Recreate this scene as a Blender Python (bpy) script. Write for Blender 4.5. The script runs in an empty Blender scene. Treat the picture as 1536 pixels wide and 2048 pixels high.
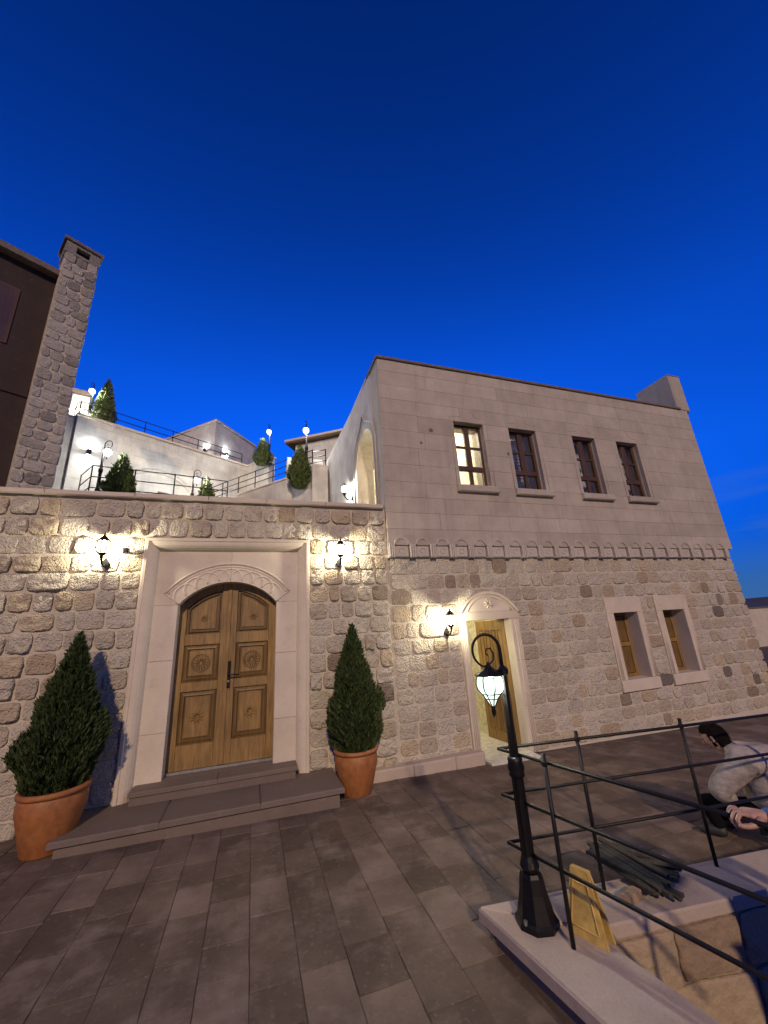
import bpy, math, random
from mathutils import Vector, Matrix, noise
R = math.radians
sc = bpy.context.scene
col = sc.collection

# ------------------------------------------------------------------ camera
CAM_H = 2.08
CAM_ROWS = ((0.9491170, -0.0381742, -0.3126013),
            (-0.3094002, -0.2981231, -0.9029918),
            (-0.0587227, 0.9537638, -0.2947648))
cam_data = bpy.data.cameras.new('camera')
cam = bpy.data.objects.new('camera', cam_data)
col.objects.link(cam)
cam_data.sensor_fit = 'VERTICAL'
cam_data.sensor_height = 24.0
cam_data.lens = 24.0 * 768.0 / 2048.0
cam_data.clip_start = 0.05
cam_data.clip_end = 3000
mw = Matrix(CAM_ROWS).to_4x4()
mw.translation = Vector((0, 0, CAM_H))
cam.matrix_world = mw
sc.camera = cam

# ------------------------------------------------------------------ sky
SUN_DIR = Vector((0.16, 0.86, -0.46)).normalized()      # the way the light travels
SUN_EL = math.asin(-SUN_DIR.z)
world = bpy.data.worlds.new('World')
sc.world = world
world.use_nodes = True
wn, wl_ = world.node_tree.nodes, world.node_tree.links
wn.clear()
w_out = wn.new('ShaderNodeOutputWorld')
w_bg = wn.new('ShaderNodeBackground')
w_sky = wn.new('ShaderNodeTexSky')
w_sky.sky_type = 'NISHITA'
w_sky.sun_disc = False
w_sky.sun_elevation = R(-2.5)
w_sky.sun_rotation = R(12)
w_sky.altitude = 1200
w_sky.air_density = 1.0
w_sky.dust_density = 0.3
w_sky.ozone_density = 6.0
w_mul = wn.new('ShaderNodeMix'); w_mul.data_type = 'RGBA'; w_mul.blend_type = 'MULTIPLY'
w_mul.inputs[0].default_value = 1.0
w_mul.inputs[7].default_value = (0.035, 0.98, 1.0, 1)
wl_.new(w_sky.outputs[0], w_mul.inputs[6])
# dusk sky deepens towards the zenith; thin grey-blue cloud streaks low down
w_tc = wn.new('ShaderNodeTexCoord'); w_sep = wn.new('ShaderNodeSeparateXYZ')
wl_.new(w_tc.outputs['Generated'], w_sep.inputs[0])
w_ramp = wn.new('ShaderNodeValToRGB')
el_ = w_ramp.color_ramp.elements
el_[0].position = 0.0; el_[0].color = (.52, .36, .55, 1)
el_[1].position = 1.0; el_[1].color = (.46, .46, .46, 1)
for p_, c__ in ((.12,.62),(.33,1.0),(.55,1.06),(.78,.74)):
    q_ = el_.new(p_); q_.color = (c__, c__*(.80 if p_ < .2 else .93), c__, 1)
wl_.new(w_sep.outputs[2], w_ramp.inputs[0])
w_m2 = wn.new('ShaderNodeMix'); w_m2.data_type = 'RGBA'; w_m2.blend_type = 'MULTIPLY'; w_m2.inputs[0].default_value = 1.0
wl_.new(w_mul.outputs[2], w_m2.inputs[6]); wl_.new(w_ramp.outputs[0], w_m2.inputs[7])
w_map = wn.new('ShaderNodeMapping'); w_map.inputs['Scale'].default_value = (2.0, 2.0, 16.0)
wl_.new(w_tc.outputs['Generated'], w_map.inputs[0])
w_nz = wn.new('ShaderNodeTexNoise'); w_nz.inputs['Scale'].default_value = 1.6; w_nz.inputs['Detail'].default_value = 5
wl_.new(w_map.outputs[0], w_nz.inputs['Vector'])
w_cl = wn.new('ShaderNodeMapRange'); w_cl.inputs[1].default_value = .45; w_cl.inputs[2].default_value = .7
wl_.new(w_nz.outputs[0], w_cl.inputs[0])
w_low = wn.new('ShaderNodeMapRange'); w_low.inputs[1].default_value = .30; w_low.inputs[2].default_value = .05
wl_.new(w_sep.outputs[2], w_low.inputs[0])
w_cm = wn.new('ShaderNodeMath'); w_cm.operation = 'MULTIPLY'
wl_.new(w_cl.outputs[0], w_cm.inputs[0]); wl_.new(w_low.outputs[0], w_cm.inputs[1])
w_lo2 = wn.new('ShaderNodeMapRange'); w_lo2.inputs[1].default_value = .14; w_lo2.inputs[2].default_value = 0.0; w_lo2.inputs[4].default_value = .85
wl_.new(w_sep.outputs[2], w_lo2.inputs[0])
w_mx = wn.new('ShaderNodeMath'); w_mx.operation = 'MAXIMUM'
wl_.new(w_cm.outputs[0], w_mx.inputs[0]); wl_.new(w_lo2.outputs[0], w_mx.inputs[1])
w_m3 = wn.new('ShaderNodeMix'); w_m3.data_type = 'RGBA'
wl_.new(w_mx.outputs[0], w_m3.inputs[0]); wl_.new(w_m2.outputs[2], w_m3.inputs[6])
w_m3.inputs[7].default_value = (.010, .030, .092, 1)
wl_.new(w_m3.outputs[2], w_bg.inputs[0])
w_bg.inputs[1].default_value = 4.5
wl_.new(w_bg.outputs[0], w_out.inputs[0])

# ------------------------------------------------------------------ warm low light from behind the camera
sun_data = bpy.data.lights.new('sun', 'SUN')
sun = bpy.data.objects.new('sun', sun_data)
col.objects.link(sun)
sun_data.energy = 1.75
sun_data.angle = R(1.6)
sun_data.color = (1.0, 0.735, 0.49)
sun.rotation_euler = SUN_DIR.to_track_quat('-Z', 'Y').to_euler()

vs = sc.view_settings
vs.view_transform = 'Standard'
vs.look = 'None'
vs.exposure = 0.2
vs.gamma = 1.0
vs.use_curve_mapping = False

# ------------------------------------------------------------------ helpers
rng = random.Random(7)

def ray(px, py):
    v = Vector(((px - 768.0), -(py - 1024.0), -768.0))
    return (Matrix(CAM_ROWS) @ v).normalized()
def at(px, py, y):
    r = ray(px, py); t = y / r.y
    return Vector((r.x * t, y, CAM_H + r.z * t))
def at_z(px, py, z):
    r = ray(px, py); t = (z - CAM_H) / r.z
    return Vector((r.x * t, r.y * t, z))
def at_plane(px, py, p, n):
    r = ray(px, py); o = Vector((0, 0, CAM_H))
    t = (Vector(p) - o).dot(n) / r.dot(n)
    return o + r * t

def worldloc(o):
    v = Vector((0, 0, 0))
    while o is not None:
        v += o.location
        o = o.parent
    return v

def tag(o, label=None, cat=None, group=None, kind=None):
    if label: o['label'] = label
    if cat: o['category'] = cat
    if group: o['group'] = group
    if kind: o['kind'] = kind
    return o

def empty(name, loc=(0, 0, 0), label=None, cat=None, group=None, rz=0.0):
    o = bpy.data.objects.new(name, None)
    o.empty_display_size = 0.1
    o.location = loc
    o.rotation_euler = (0, 0, rz)
    col.objects.link(o)
    return tag(o, label, cat, group)

class MB:
    def __init__(self):
        self.v = []; self.f = []
    def add(self, verts, faces):
        n = len(self.v)
        self.v += [tuple(p) for p in verts]
        self.f += [tuple(i + n for i in fc) for fc in faces]
        return self
    def box(self, x0, x1, y0, y1, z0, z1):
        return self.add([(x0,y0,z0),(x1,y0,z0),(x1,y1,z0),(x0,y1,z0),(x0,y0,z1),(x1,y0,z1),(x1,y1,z1),(x0,y1,z1)],
                        [(0,3,2,1),(4,5,6,7),(0,1,5,4),(1,2,6,5),(2,3,7,6),(3,0,4,7)])
    def cbox(self, x0, x1, y0, y1, z0, z1, c=0.01):
        # box with chamfered front (low y) edges
        return self.add([(x0,y0+c,z0),(x1,y0+c,z0),(x1,y0+c,z1),(x0,y0+c,z1),
                         (x0+c,y0,z0+c),(x1-c,y0,z0+c),(x1-c,y0,z1-c),(x0+c,y0,z1-c),
                         (x0,y1,z0),(x1,y1,z0),(x1,y1,z1),(x0,y1,z1)],
                        [(4,5,6,7),(0,1,5,4),(1,2,6,5),(2,3,7,6),(3,0,4,7),
                         (0,8,9,1),(1,9,10,2),(2,10,11,3),(3,11,8,0),(8,11,10,9)])
    def tbox(self, pts, z0, z1, c=0.01):
        # slab from a plan outline (counter-clockwise), chamfered top edge
        n = len(pts)
        cx = sum(p[0] for p in pts)/n; cy = sum(p[1] for p in pts)/n
        ins = []
        for (x, y) in pts:
            d = math.hypot(cx-x, cy-y) or 1
            ins.append((x+(cx-x)/d*c*1.4, y+(cy-y)/d*c*1.4))
        vv = [(x,y,z0) for x,y in pts] + [(x,y,z1-c) for x,y in pts] + [(x,y,z1) for x,y in ins]
        ff = [tuple(range(n-1,-1,-1)), tuple(range(2*n,3*n))]
        for i in range(n):
            j = (i+1) % n
            ff += [(i,j,n+j,n+i), (n+i,n+j,2*n+j,2*n+i)]
        return self.add(vv, ff)
    def prism(self, pts, y0, y1):
        # outline in x,z (counter-clockwise seen from low y) pushed from y0 to y1
        n = len(pts)
        vv = [(x,y0,z) for x,z in pts] + [(x,y1,z) for x,z in pts]
        ff = [tuple(range(n)), tuple(range(2*n-1,n-1,-1))]
        for i in range(n):
            j = (i+1) % n
            ff.append((j,i,n+i,n+j))
        return self.add(vv, ff)
    def tube(self, pts, rad, n=8, caps=True):
        pts = [Vector(p) for p in pts]
        if not hasattr(rad, '__len__'): rad = [rad]*len(pts)
        rings = []
        t0 = (pts[1]-pts[0]).normalized()
        a = t0.orthogonal().normalized()
        for i, p in enumerate(pts):
            if i == 0: t = pts[1]-pts[0]
            elif i == len(pts)-1: t = pts[-1]-pts[-2]
            else: t = pts[i+1]-pts[i-1]
            t.normalize()
            a = (a - t*a.dot(t)).normalized()
            b = t.cross(a)
            rings.append([p+(a*math.cos(2*math.pi*k/n)+b*math.sin(2*math.pi*k/n))*rad[i] for k in range(n)])
        vv = [q for r_ in rings for q in r_]
        ff = []
        for i in range(len(pts)-1):
            for k in range(n):
                l = (k+1) % n
                ff.append((i*n+k, i*n+l, (i+1)*n+l, (i+1)*n+k))
        if caps:
            ff.append(tuple(range(n-1,-1,-1))); m = (len(pts)-1)*n
            ff.append(tuple(range(m, m+n)))
        return self.add(vv, ff)
    def lathe(self, prof, n=12, c=(0,0,0), flute=None):
        vv = []; ff = []
        for i, (r_, z) in enumerate(prof):
            for k in range(n):
                rr = r_
                if flute and flute[0] <= z <= flute[1]: rr = r_*(1.0 if k % 2 else 0.9)
                an = 2*math.pi*(k+.5)/n
                vv.append((c[0]+rr*math.cos(an), c[1]+rr*math.sin(an), c[2]+z))
        for i in range(len(prof)-1):
            for k in range(n):
                l = (k+1) % n
                ff.append((i*n+k, i*n+l, (i+1)*n+l, (i+1)*n+k))
        ff.append(tuple(range(n-1,-1,-1))); m = (len(prof)-1)*n
        ff.append(tuple(range(m, m+n)))
        return self.add(vv, ff)
    def sweep_rect(self, x0, x1, z0, z1, prof, bottom=True):
        # a moulding run round a rectangle: prof = [(inset, y)], mitred corners
        def ring(d): return [(x0+d, z0+(d if bottom else 0)), (x1-d, z0+(d if bottom else 0)), (x1-d, z1-d), (x0+d, z1-d)]
        n = len(self.v)
        for d, y in prof:
            self.v += [(x, y, z) for x, z in ring(d)]
        for i in range(len(prof)-1):
            for k in range(4):
                if k == 0 and not bottom: continue
                l = (k+1) % 4
                self.f.append((n+i*4+k, n+i*4+l, n+(i+1)*4+l, n+(i+1)*4+k))
        return self
    def mesh(self, name, off=Vector((0,0,0)), smooth=False):
        me = bpy.data.meshes.new(name)
        me.from_pydata([(x-off.x, y-off.y, z-off.z) for x, y, z in self.v], [], self.f)
        me.update()
        if smooth:
            me.polygons.foreach_set('use_smooth', [True]*len(me.polygons))
        return me
    def build(self, name, mat, parent=None, smooth=False, world=True):
        off = worldloc(parent) if (parent is not None and world) else Vector((0,0,0))
        me = self.mesh(name, off, smooth)
        me.materials.append(mat)
        o = bpy.data.objects.new(name, me)
        col.objects.link(o)
        if parent is not None: o.parent = parent
        return o

def link_mesh(name, me, parent, loc, scale=(1,1,1), rot=None, mat=None):
    o = bpy.data.objects.new(name, me)
    col.objects.link(o)
    o.parent = parent
    o.location = Vector(loc) - worldloc(parent)
    o.scale = scale
    if rot: o.rotation_euler = rot
    return o

def children(o): return [c for c in col.objects if c.parent == o]
CH = {}
def copy_tree(o, parent=None):
    c = o.copy(); col.objects.link(c); c.parent = parent
    for ch in o.children: copy_tree(ch, c)
    return c

# ------------------------------------------------------------------ materials
def new_mat(name):
    m = bpy.data.materials.new(name); m.use_nodes = True
    nt = m.node_tree; b = nt.nodes['Principled BSDF']
    return m, nt, nt.nodes, nt.links, b
def setin(b, k, val):
    if k in b.inputs: b.inputs[k].default_value = val
def mixc(nt, fac, a, b, blend='MIX'):
    n = nt.nodes.new('ShaderNodeMix'); n.data_type = 'RGBA'; n.blend_type = blend
    for s, val in ((0, fac), (6, a), (7, b)):
        if isinstance(val, bpy.types.NodeSocket): nt.links.new(val, n.inputs[s])
        elif s == 0: n.inputs[0].default_value = val
        else: n.inputs[s].default_value = (*val, 1)
    return n.outputs[2]
def coords(nt, scale=(1,1,1), which='Object', rnd=True):
    tc = nt.nodes.new('ShaderNodeTexCoord'); mp = nt.nodes.new('ShaderNodeMapping')
    mp.inputs['Scale'].default_value = scale
    if which == 'World':
        g = nt.nodes.new('ShaderNodeNewGeometry'); nt.links.new(g.outputs['Position'], mp.inputs['Vector'])
    else: nt.links.new(tc.outputs[which], mp.inputs['Vector'])
    return mp.outputs[0]
def noise_tex(nt, vec, scale, detail=4, rough=.6, lo=None, hi=None):
    n = nt.nodes.new('ShaderNodeTexNoise')
    n.inputs['Scale'].default_value = scale; n.inputs['Detail'].default_value = detail; n.inputs['Roughness'].default_value = rough
    nt.links.new(vec, n.inputs['Vector'])
    o = n.outputs[0]
    if lo is not None:
        mr = nt.nodes.new('ShaderNodeMapRange'); mr.inputs[1].default_value = lo; mr.inputs[2].default_value = hi
        nt.links.new(o, mr.inputs[0]); o = mr.outputs[0]
    return o
def obj_random(nt, stops):
    oi = nt.nodes.new('ShaderNodeObjectInfo'); cr = nt.nodes.new('ShaderNodeValToRGB')
    cr.color_ramp.interpolation = 'LINEAR'
    e = cr.color_ramp.elements
    while len(e) < len(stops): e.new(.5)
    for el, (p, c_) in zip(e, stops): el.position = p; el.color = (*c_, 1)
    nt.links.new(oi.outputs['Random'], cr.inputs[0])
    return cr.outputs[0]
def bump(nt, b, h, strength, dist):
    n = nt.nodes.new('ShaderNodeBump'); n.inputs['Strength'].default_value = strength; n.inputs['Distance'].default_value = dist
    nt.links.new(h, n.inputs['Height']); nt.links.new(n.outputs[0], b.inputs['Normal'])
    return n

def stone_mat(name, stops, spot=(.25,.17,.10), spot_amt=.5, bstr=.9, bdist=.02, bscale=9, rough=.9, pits=True, blotch=.25, streak=0.0):
    m, nt, N, L, b = new_mat(name)
    w = coords(nt, which='World')
    base = obj_random(nt, stops)
    big = noise_tex(nt, w, 2.3, 5, .6, .35, .7)
    c1 = mixc(nt, blotch, base, mixc(nt, big, (.55,.5,.45), (1.15,1.1,1.0)), 'MULTIPLY')
    sp = noise_tex(nt, w, 7.0, 6, .7, .58, .78)
    mul = N.new('ShaderNodeMath'); mul.operation = 'MULTIPLY'; mul.inputs[1].default_value = spot_amt; L.new(sp, mul.inputs[0])
    c2 = mixc(nt, mul.outputs[0], c1, spot)
    if streak:
        st = noise_tex(nt, coords(nt, (3.2, 3.2, .35), which='World'), 2.2, 6, .65, .48, .78)
        sm = N.new('ShaderNodeMath'); sm.operation = 'MULTIPLY'; sm.inputs[1].default_value = streak; L.new(st, sm.inputs[0])
        c2 = mixc(nt, sm.outputs[0], c2, tuple(.55*q_ for q_ in stops[0][1]))
    fine = noise_tex(nt, w, 60, 3, .6, .3, .75)
    c3 = mixc(nt, .28, c2, mixc(nt, fine, (.6,.58,.55), (1.1,1.1,1.1)), 'MULTIPLY')
    L.new(c3, b.inputs['Base Color'])
    setin(b, 'Roughness', rough); setin(b, 'Specular IOR Level', .25)
    h1 = noise_tex(nt, w, bscale, 7, .65)
    if pits:
        vo = N.new('ShaderNodeTexVoronoi'); vo.inputs['Scale'].default_value = bscale*2.6; L.new(w, vo.inputs['Vector'])
        ad = N.new('ShaderNodeMath'); ad.operation = 'MULTIPLY_ADD'; ad.inputs[1].default_value = .35
        L.new(vo.outputs[0], ad.inputs[0]); L.new(h1, ad.inputs[2]); h1 = ad.outputs[0]
    bump(nt, b, h1, bstr, bdist)
    return m

M = {}
BE = [(0,(.56,.50,.41)),(.2,(.64,.58,.49)),(.4,(.54,.48,.39)),(.58,(.62,.56,.47)),(.74,(.50,.43,.34)),(.86,(.60,.50,.36)),(.94,(.44,.35,.25)),(1,(.22,.185,.16))]
M['rubble'] = stone_mat('rubble_stone', BE, spot=(.24,.16,.10), spot_amt=.65, bstr=1.0, bdist=.05, bscale=15)
M['mortar'] = stone_mat('lime_mortar', [(0,(.58,.52,.43)),(1,(.58,.52,.43))], spot_amt=.25, bstr=.7, bdist=.015, bscale=22)
M['ashlar'] = stone_mat('sawn_ashlar', [(0,(.435,.385,.335)),(.3,(.50,.445,.39)),(.6,(.465,.415,.36)),(1,(.54,.485,.43))], spot=(.36,.31,.265), spot_amt=.4, bstr=.45, bdist=.01, bscale=14, blotch=.35, streak=.35)
M['cut'] = stone_mat('cut_limestone', [(0,(.63,.55,.46)),(.5,(.66,.58,.49)),(1,(.60,.52,.43))], spot=(.42,.33,.24), spot_amt=.45, bstr=.3, bdist=.006, bscale=16)
M['cornice'] = stone_mat('cornice_stone', [(0,(.52,.47,.42)),(1,(.56,.51,.455))], spot=(.38,.32,.27), spot_amt=.4, bstr=.4, bdist=.008, bscale=16)
M['terrace'] = stone_mat('terrace_stone', [(0,(.62,.60,.56)),(.5,(.66,.64,.60)),(1,(.58,.56,.52))], spot=(.42,.40,.37), spot_amt=.5, bstr=.4, bdist=.012, bscale=8, blotch=.5, streak=.5)
M['chimney'] = stone_mat('grey_rubble', [(0,(.40,.365,.33)),(.5,(.46,.42,.38)),(.8,(.34,.31,.28)),(1,(.23,.21,.195))], spot_amt=.4, bstr=.9, bdist=.03, bscale=11)
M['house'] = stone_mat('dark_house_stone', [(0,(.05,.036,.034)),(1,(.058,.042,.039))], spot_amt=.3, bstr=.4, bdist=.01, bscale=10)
M['coping'] = stone_mat('coping_stone', [(0,(.47,.38,.32)),(1,(.53,.44,.37))], spot=(.30,.21,.16), spot_amt=.5, bstr=.3, bdist=.006, bscale=18)
M['pit'] = stone_mat('pit_block', [(0,(.40,.30,.20)),(.5,(.46,.36,.25)),(1,(.34,.25,.17))], spot=(.20,.13,.09), spot_amt=.7, bstr=.9, bdist=.03, bscale=7)
PV = [(0,(.118,.086,.068)),(.3,(.148,.110,.088)),(.55,(.174,.131,.106)),(.75,(.134,.099,.08)),(.88,(.205,.157,.128)),(1,(.236,.182,.15))]
M['paving'] = stone_mat('andesite_paving', PV, spot=(.075,.055,.045), spot_amt=.6, bstr=.5, bdist=.008, bscale=10, rough=.7, blotch=.75)
def mottle(m, colr, sc_, amt, lo=.5, hi=.72):
    nt = m.node_tree; b_ = nt.nodes['Principled BSDF']; src = b_.inputs['Base Color'].links[0].from_socket
    f_ = noise_tex(nt, coords(nt, which='World'), sc_, 6, .62, lo, hi)
    mu = nt.nodes.new('ShaderNodeMath'); mu.operation = 'MULTIPLY'; mu.inputs[1].default_value = amt; nt.links.new(f_, mu.inputs[0])
    nt.links.new(mixc(nt, mu.outputs[0], src, colr), b_.inputs['Base Color'])
mottle(M['paving'], (.31,.24,.20), 3.2, .55); mottle(M['paving'], (.06,.045,.037), 2.1, .5, .55, .75); mottle(M['paving'], (.33,.28,.25), 26, .3, .58, .7)
M['joint'] = stone_mat('paving_joint', [(0,(.11,.086,.072)),(1,(.11,.086,.072))], spot_amt=.3, bstr=.4, bdist=.006, bscale=20)
M['step'] = stone_mat('basalt_step', [(0,(.165,.128,.108)),(1,(.195,.155,.132))], spot=(.29,.235,.20), spot_amt=.5, bstr=.35, bdist=.005, bscale=20, rough=.75)

def plain(name, colr, rough=.5, metal=0.0, bs=None, var=0.0):
    m, nt, N, L, b = new_mat(name)
    w = coords(nt, which='World')
    nz = noise_tex(nt, w, 14, 5, .6, .3, .7)
    c_ = mixc(nt, nz, tuple(x*(1-.35-var) for x in colr), tuple(min(1, x*(1.2+var)) for x in colr))
    L.new(c_, b.inputs['Base Color'])
    setin(b, 'Roughness', rough); setin(b, 'Metallic', metal)
    h = noise_tex(nt, w, bs or 60, 4, .6)
    bump(nt, b, h, .25, .004)
    return m
def wood_mat(name, a, c_, rough=.5):
    m, nt, N, L, b = new_mat(name)
    w = coords(nt, (9, 9, .8), which='World')
    g = noise_tex(nt, w, 4.5, 7, .65, .3, .72)
    cc = mixc(nt, g, a, c_)
    w2 = coords(nt, which='World')
    k = noise_tex(nt, w2, 3.0, 3, .5, .35, .75)
    cc = mixc(nt, .45, cc, mixc(nt, k, (.55,.5,.45), (1.2,1.15,1.1)), 'MULTIPLY')
    L.new(cc, b.inputs['Base Color']); setin(b, 'Roughness', rough)
    bump(nt, b, g, .25, .004)
    return m
def emit_mat(name, colr, s):
    m = bpy.data.materials.new(name); m.use_nodes = True
    nt = m.node_tree; nt.nodes.clear()
    o = nt.nodes.new('ShaderNodeOutputMaterial'); e = nt.nodes.new('ShaderNodeEmission')
    e.inputs[0].default_value = (*colr, 1); e.inputs[1].default_value = s
    nt.links.new(e.outputs[0], o.inputs[0])
    return m
def glass_mat(name, tint=(.9,.92,.95), refl=.12):
    m = bpy.data.materials.new(name); m.use_nodes = True
    nt = m.node_tree; nt.nodes.clear()
    o = nt.nodes.new('ShaderNodeOutputMaterial'); t = nt.nodes.new('ShaderNodeBsdfTransparent'); g = nt.nodes.new('ShaderNodeBsdfGlossy')
    mx = nt.nodes.new('ShaderNodeMixShader'); lw = nt.nodes.new('ShaderNodeLayerWeight'); lw.inputs[0].default_value = .5; pw = nt.nodes.new('ShaderNodeMath'); pw.operation = 'POWER'; pw.inputs[1].default_value = 4.0; nt.links.new(lw.outputs['Facing'], pw.inputs[0]); fr = nt.nodes.new('ShaderNodeMath'); fr.operation = 'MULTIPLY_ADD'; fr.inputs[1].default_value = .8; fr.inputs[2].default_value = .03; nt.links.new(pw.outputs[0], fr.inputs[0])
    t.inputs[0].default_value = (*tint, 1); g.inputs['Roughness'].default_value = .02
    nt.links.new(fr.outputs[0], mx.inputs[0]); nt.links.new(t.outputs[0], mx.inputs[1]); nt.links.new(g.outputs[0], mx.inputs[2])
    nt.links.new(mx.outputs[0], o.inputs[0])
    return m
M['wood'] = wood_mat('oiled_walnut', (.175,.10,.031), (.35,.217,.073))
M['wood_groove'] = wood_mat('dark_wood', (.10,.058,.019), (.22,.135,.046))
M['winwood'] = wood_mat('window_wood', (.065,.03,.015), (.115,.055,.027))
M['pale_wood'] = wood_mat('raw_wood', (.35,.24,.14), (.55,.40,.25), .8)
M['lath'] = wood_mat('weathered_lath', (.035,.036,.028), (.085,.08,.06), .8)
M['iron'] = plain('black_iron', (.018,.016,.016), .42, .6)
M['iron_rough'] = plain('rough_black_rebar', (.02,.017,.017), .5, .5, 90)
M['brass'] = plain('dark_bronze', (.05,.04,.03), .4, .8)
M['steel'] = plain('steel_strip', (.45,.45,.45), .4, .8)
M['white'] = plain('white_metal', (.65,.65,.62), .5)
M['terracotta'] = plain('terracotta', (.34,.125,.036), .6, 0, 8, -.05)
M['soil'] = plain('soil', (.05,.035,.025), .95, 0, 40)
M['yellow'] = plain('yellow_plastic', (.62,.42,.12), .45, 0, 30)
M['plaster'] = plain('cream_plaster', (.72,.66,.50), .85, 0, 20)
M['dimplaster'] = plain('grey_plaster', (.35,.33,.32), .85, 0, 20)
M['curtain'] = plain('pale_curtain', (.62,.58,.52), .9, 0, 20)
M['blind'] = plain('grey_blind_slat', (.62,.62,.66), .6)
M['navy'] = plain('navy_cloth', (.03,.035,.07), .9)
M['pink'] = plain('pink_blossom', (.55,.25,.24), .8)
M['floor'] = plain('pale_floor_tile', (.6,.58,.52), .35)
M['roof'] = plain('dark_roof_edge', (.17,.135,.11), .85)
M['hill'] = plain('dark_hillside', (.05,.05,.05), 1, 0, .5)
M['jacket'] = plain('grey_beige_jacket', (.37,.315,.285), .9, 0, 25)
def wrinkle(m, sc_, dist):
    nt = m.node_tree; b_ = nt.nodes['Principled BSDF']
    w_ = coords(nt, (1,1,2.2), which='World'); n_ = noise_tex(nt, w_, sc_, 3, .5)
    n_.node.inputs['Distortion'].default_value = 1.2
    bump(nt, b_, n_, .9, dist)
wrinkle(M['jacket'], 5, .02)
M['trousers'] = plain('black_trousers', (.007,.007,.009), 1.0, 0, 40)
M['bluecloth'] = plain('blue_sleeve', (.05,.13,.34), .9, 0, 40)
wrinkle(M['bluecloth'], 10, .03)
M['skin'] = plain('skin', (.52,.30,.21), .55, 0, 60)
M['hair'] = plain('black_hair', (.009,.007,.006), 1.0, 0, 120)
for _k in ('hair', 'trousers'): setin(M[_k].node_tree.nodes['Principled BSDF'], 'Specular IOR Level', .1)
M['shoe'] = plain('dark_shoe', (.03,.03,.03), .6)
M['pane'] = glass_mat('window_glass')
WARM = (1.0, .92, .68)
def lantern_glass(name, colr, s_, through=.55):
    m = bpy.data.materials.new(name); m.use_nodes = True
    nt = m.node_tree; nt.nodes.clear()
    o = nt.nodes.new('ShaderNodeOutputMaterial'); e = nt.nodes.new('ShaderNodeEmission'); t = nt.nodes.new('ShaderNodeBsdfTransparent'); mx = nt.nodes.new('ShaderNodeMixShader')
    e.inputs[0].default_value = (*colr, 1); e.inputs[1].default_value = s_; mx.inputs[0].default_value = 1-through
    nt.links.new(t.outputs[0], mx.inputs[1]); nt.links.new(e.outputs[0], mx.inputs[2]); nt.links.new(mx.outputs[0], o.inputs[0])
    return m
M['lit_wall'] = lantern_glass('lit_wall_lantern_glass', WARM, 3.0, .5)
M['lit_post'] = lantern_glass('lit_post_lantern_glass', (.72,1.0,.80), 2.6)
M['lit_terrace'] = lantern_glass('lit_terrace_lantern_glass', (1.0,.98,.88), 3.5, .5)
M['lit_up'] = emit_mat('lit_uplight_lens', (.88,.95,1.0), 550)
M['lit_room'] = emit_mat('lit_room_lamp', (1.0,.90,.62), 420)
M['lit_dim'] = emit_mat('lit_dim_lamp', (1.0,.86,.66), 90)
M['lit_hall'] = emit_mat('lit_hall_lamp', (1.0,.92,.62), 75)
M['lit_window'] = emit_mat('lit_far_window', (1.0,.90,.62), 3.0)

def leaf_mat(name, a, c_):
    m, nt, N, L, b = new_mat(name)
    g = N.new('ShaderNodeNewGeometry'); cr = N.new('ShaderNodeMix'); cr.data_type = 'RGBA'
    cr.inputs[6].default_value = (*a, 1); cr.inputs[7].default_value = (*c_, 1)
    L.new(g.outputs['Random Per Island'], cr.inputs[0])
    L.new(cr.outputs[2], b.inputs['Base Color']); setin(b, 'Roughness', .6); setin(b, 'Specular IOR Level', .2)
    return m
M['leaf'] = leaf_mat('conifer_needles', (.016,.032,.010), (.075,.098,.034))
M['leaf2'] = leaf_mat('cypress_needles', (.05,.075,.02), (.13,.16,.05))
M['bark'] = plain('bark', (.10,.07,.05), .9)

# ------------------------------------------------------------------ the ground
def gz(x):
    x = max(-8.0, min(12.0, x))
    return 0.10 - 0.02*x
FY = 6.175                       # front plane of the facade
PIT_IN = [(2.085,2.500),(5.60,1.98),(5.60,0.30),(2.30,0.30)]      # inside of the stairwell
PIT_HOLE = [(2.02,2.55),(5.66,2.03),(5.66,0.24),(2.24,0.24)]
xs = [-400,-8,0,12,400]
m = MB()
def gpoly(pts): m.add([(x, y, gz(x)-0.007) for x, y in pts], [tuple(range(len(pts)))])
gpoly([(-400,-300),(-8,-300),(-8,400),(-400,400)])
gpoly([(12,-300),(400,-300),(400,400),(12,400)])
h = PIT_HOLE
gpoly([(-8,-300),(h[3][0],-300),h[3],h[0],(h[0][0],400),(-8,400)])
gpoly([(h[1][0],-300),(12,-300),(12,400),(h[1][0],400),h[1],h[2]])
gpoly([(h[3][0],-300),(h[2][0],-300),h[2],h[3]])
gpoly([h[0],h[1],(h[1][0],400),(h[0][0],400)])
ground = m.build('plaza_ground', M['joint'])
tag(ground, kind='structure')

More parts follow.
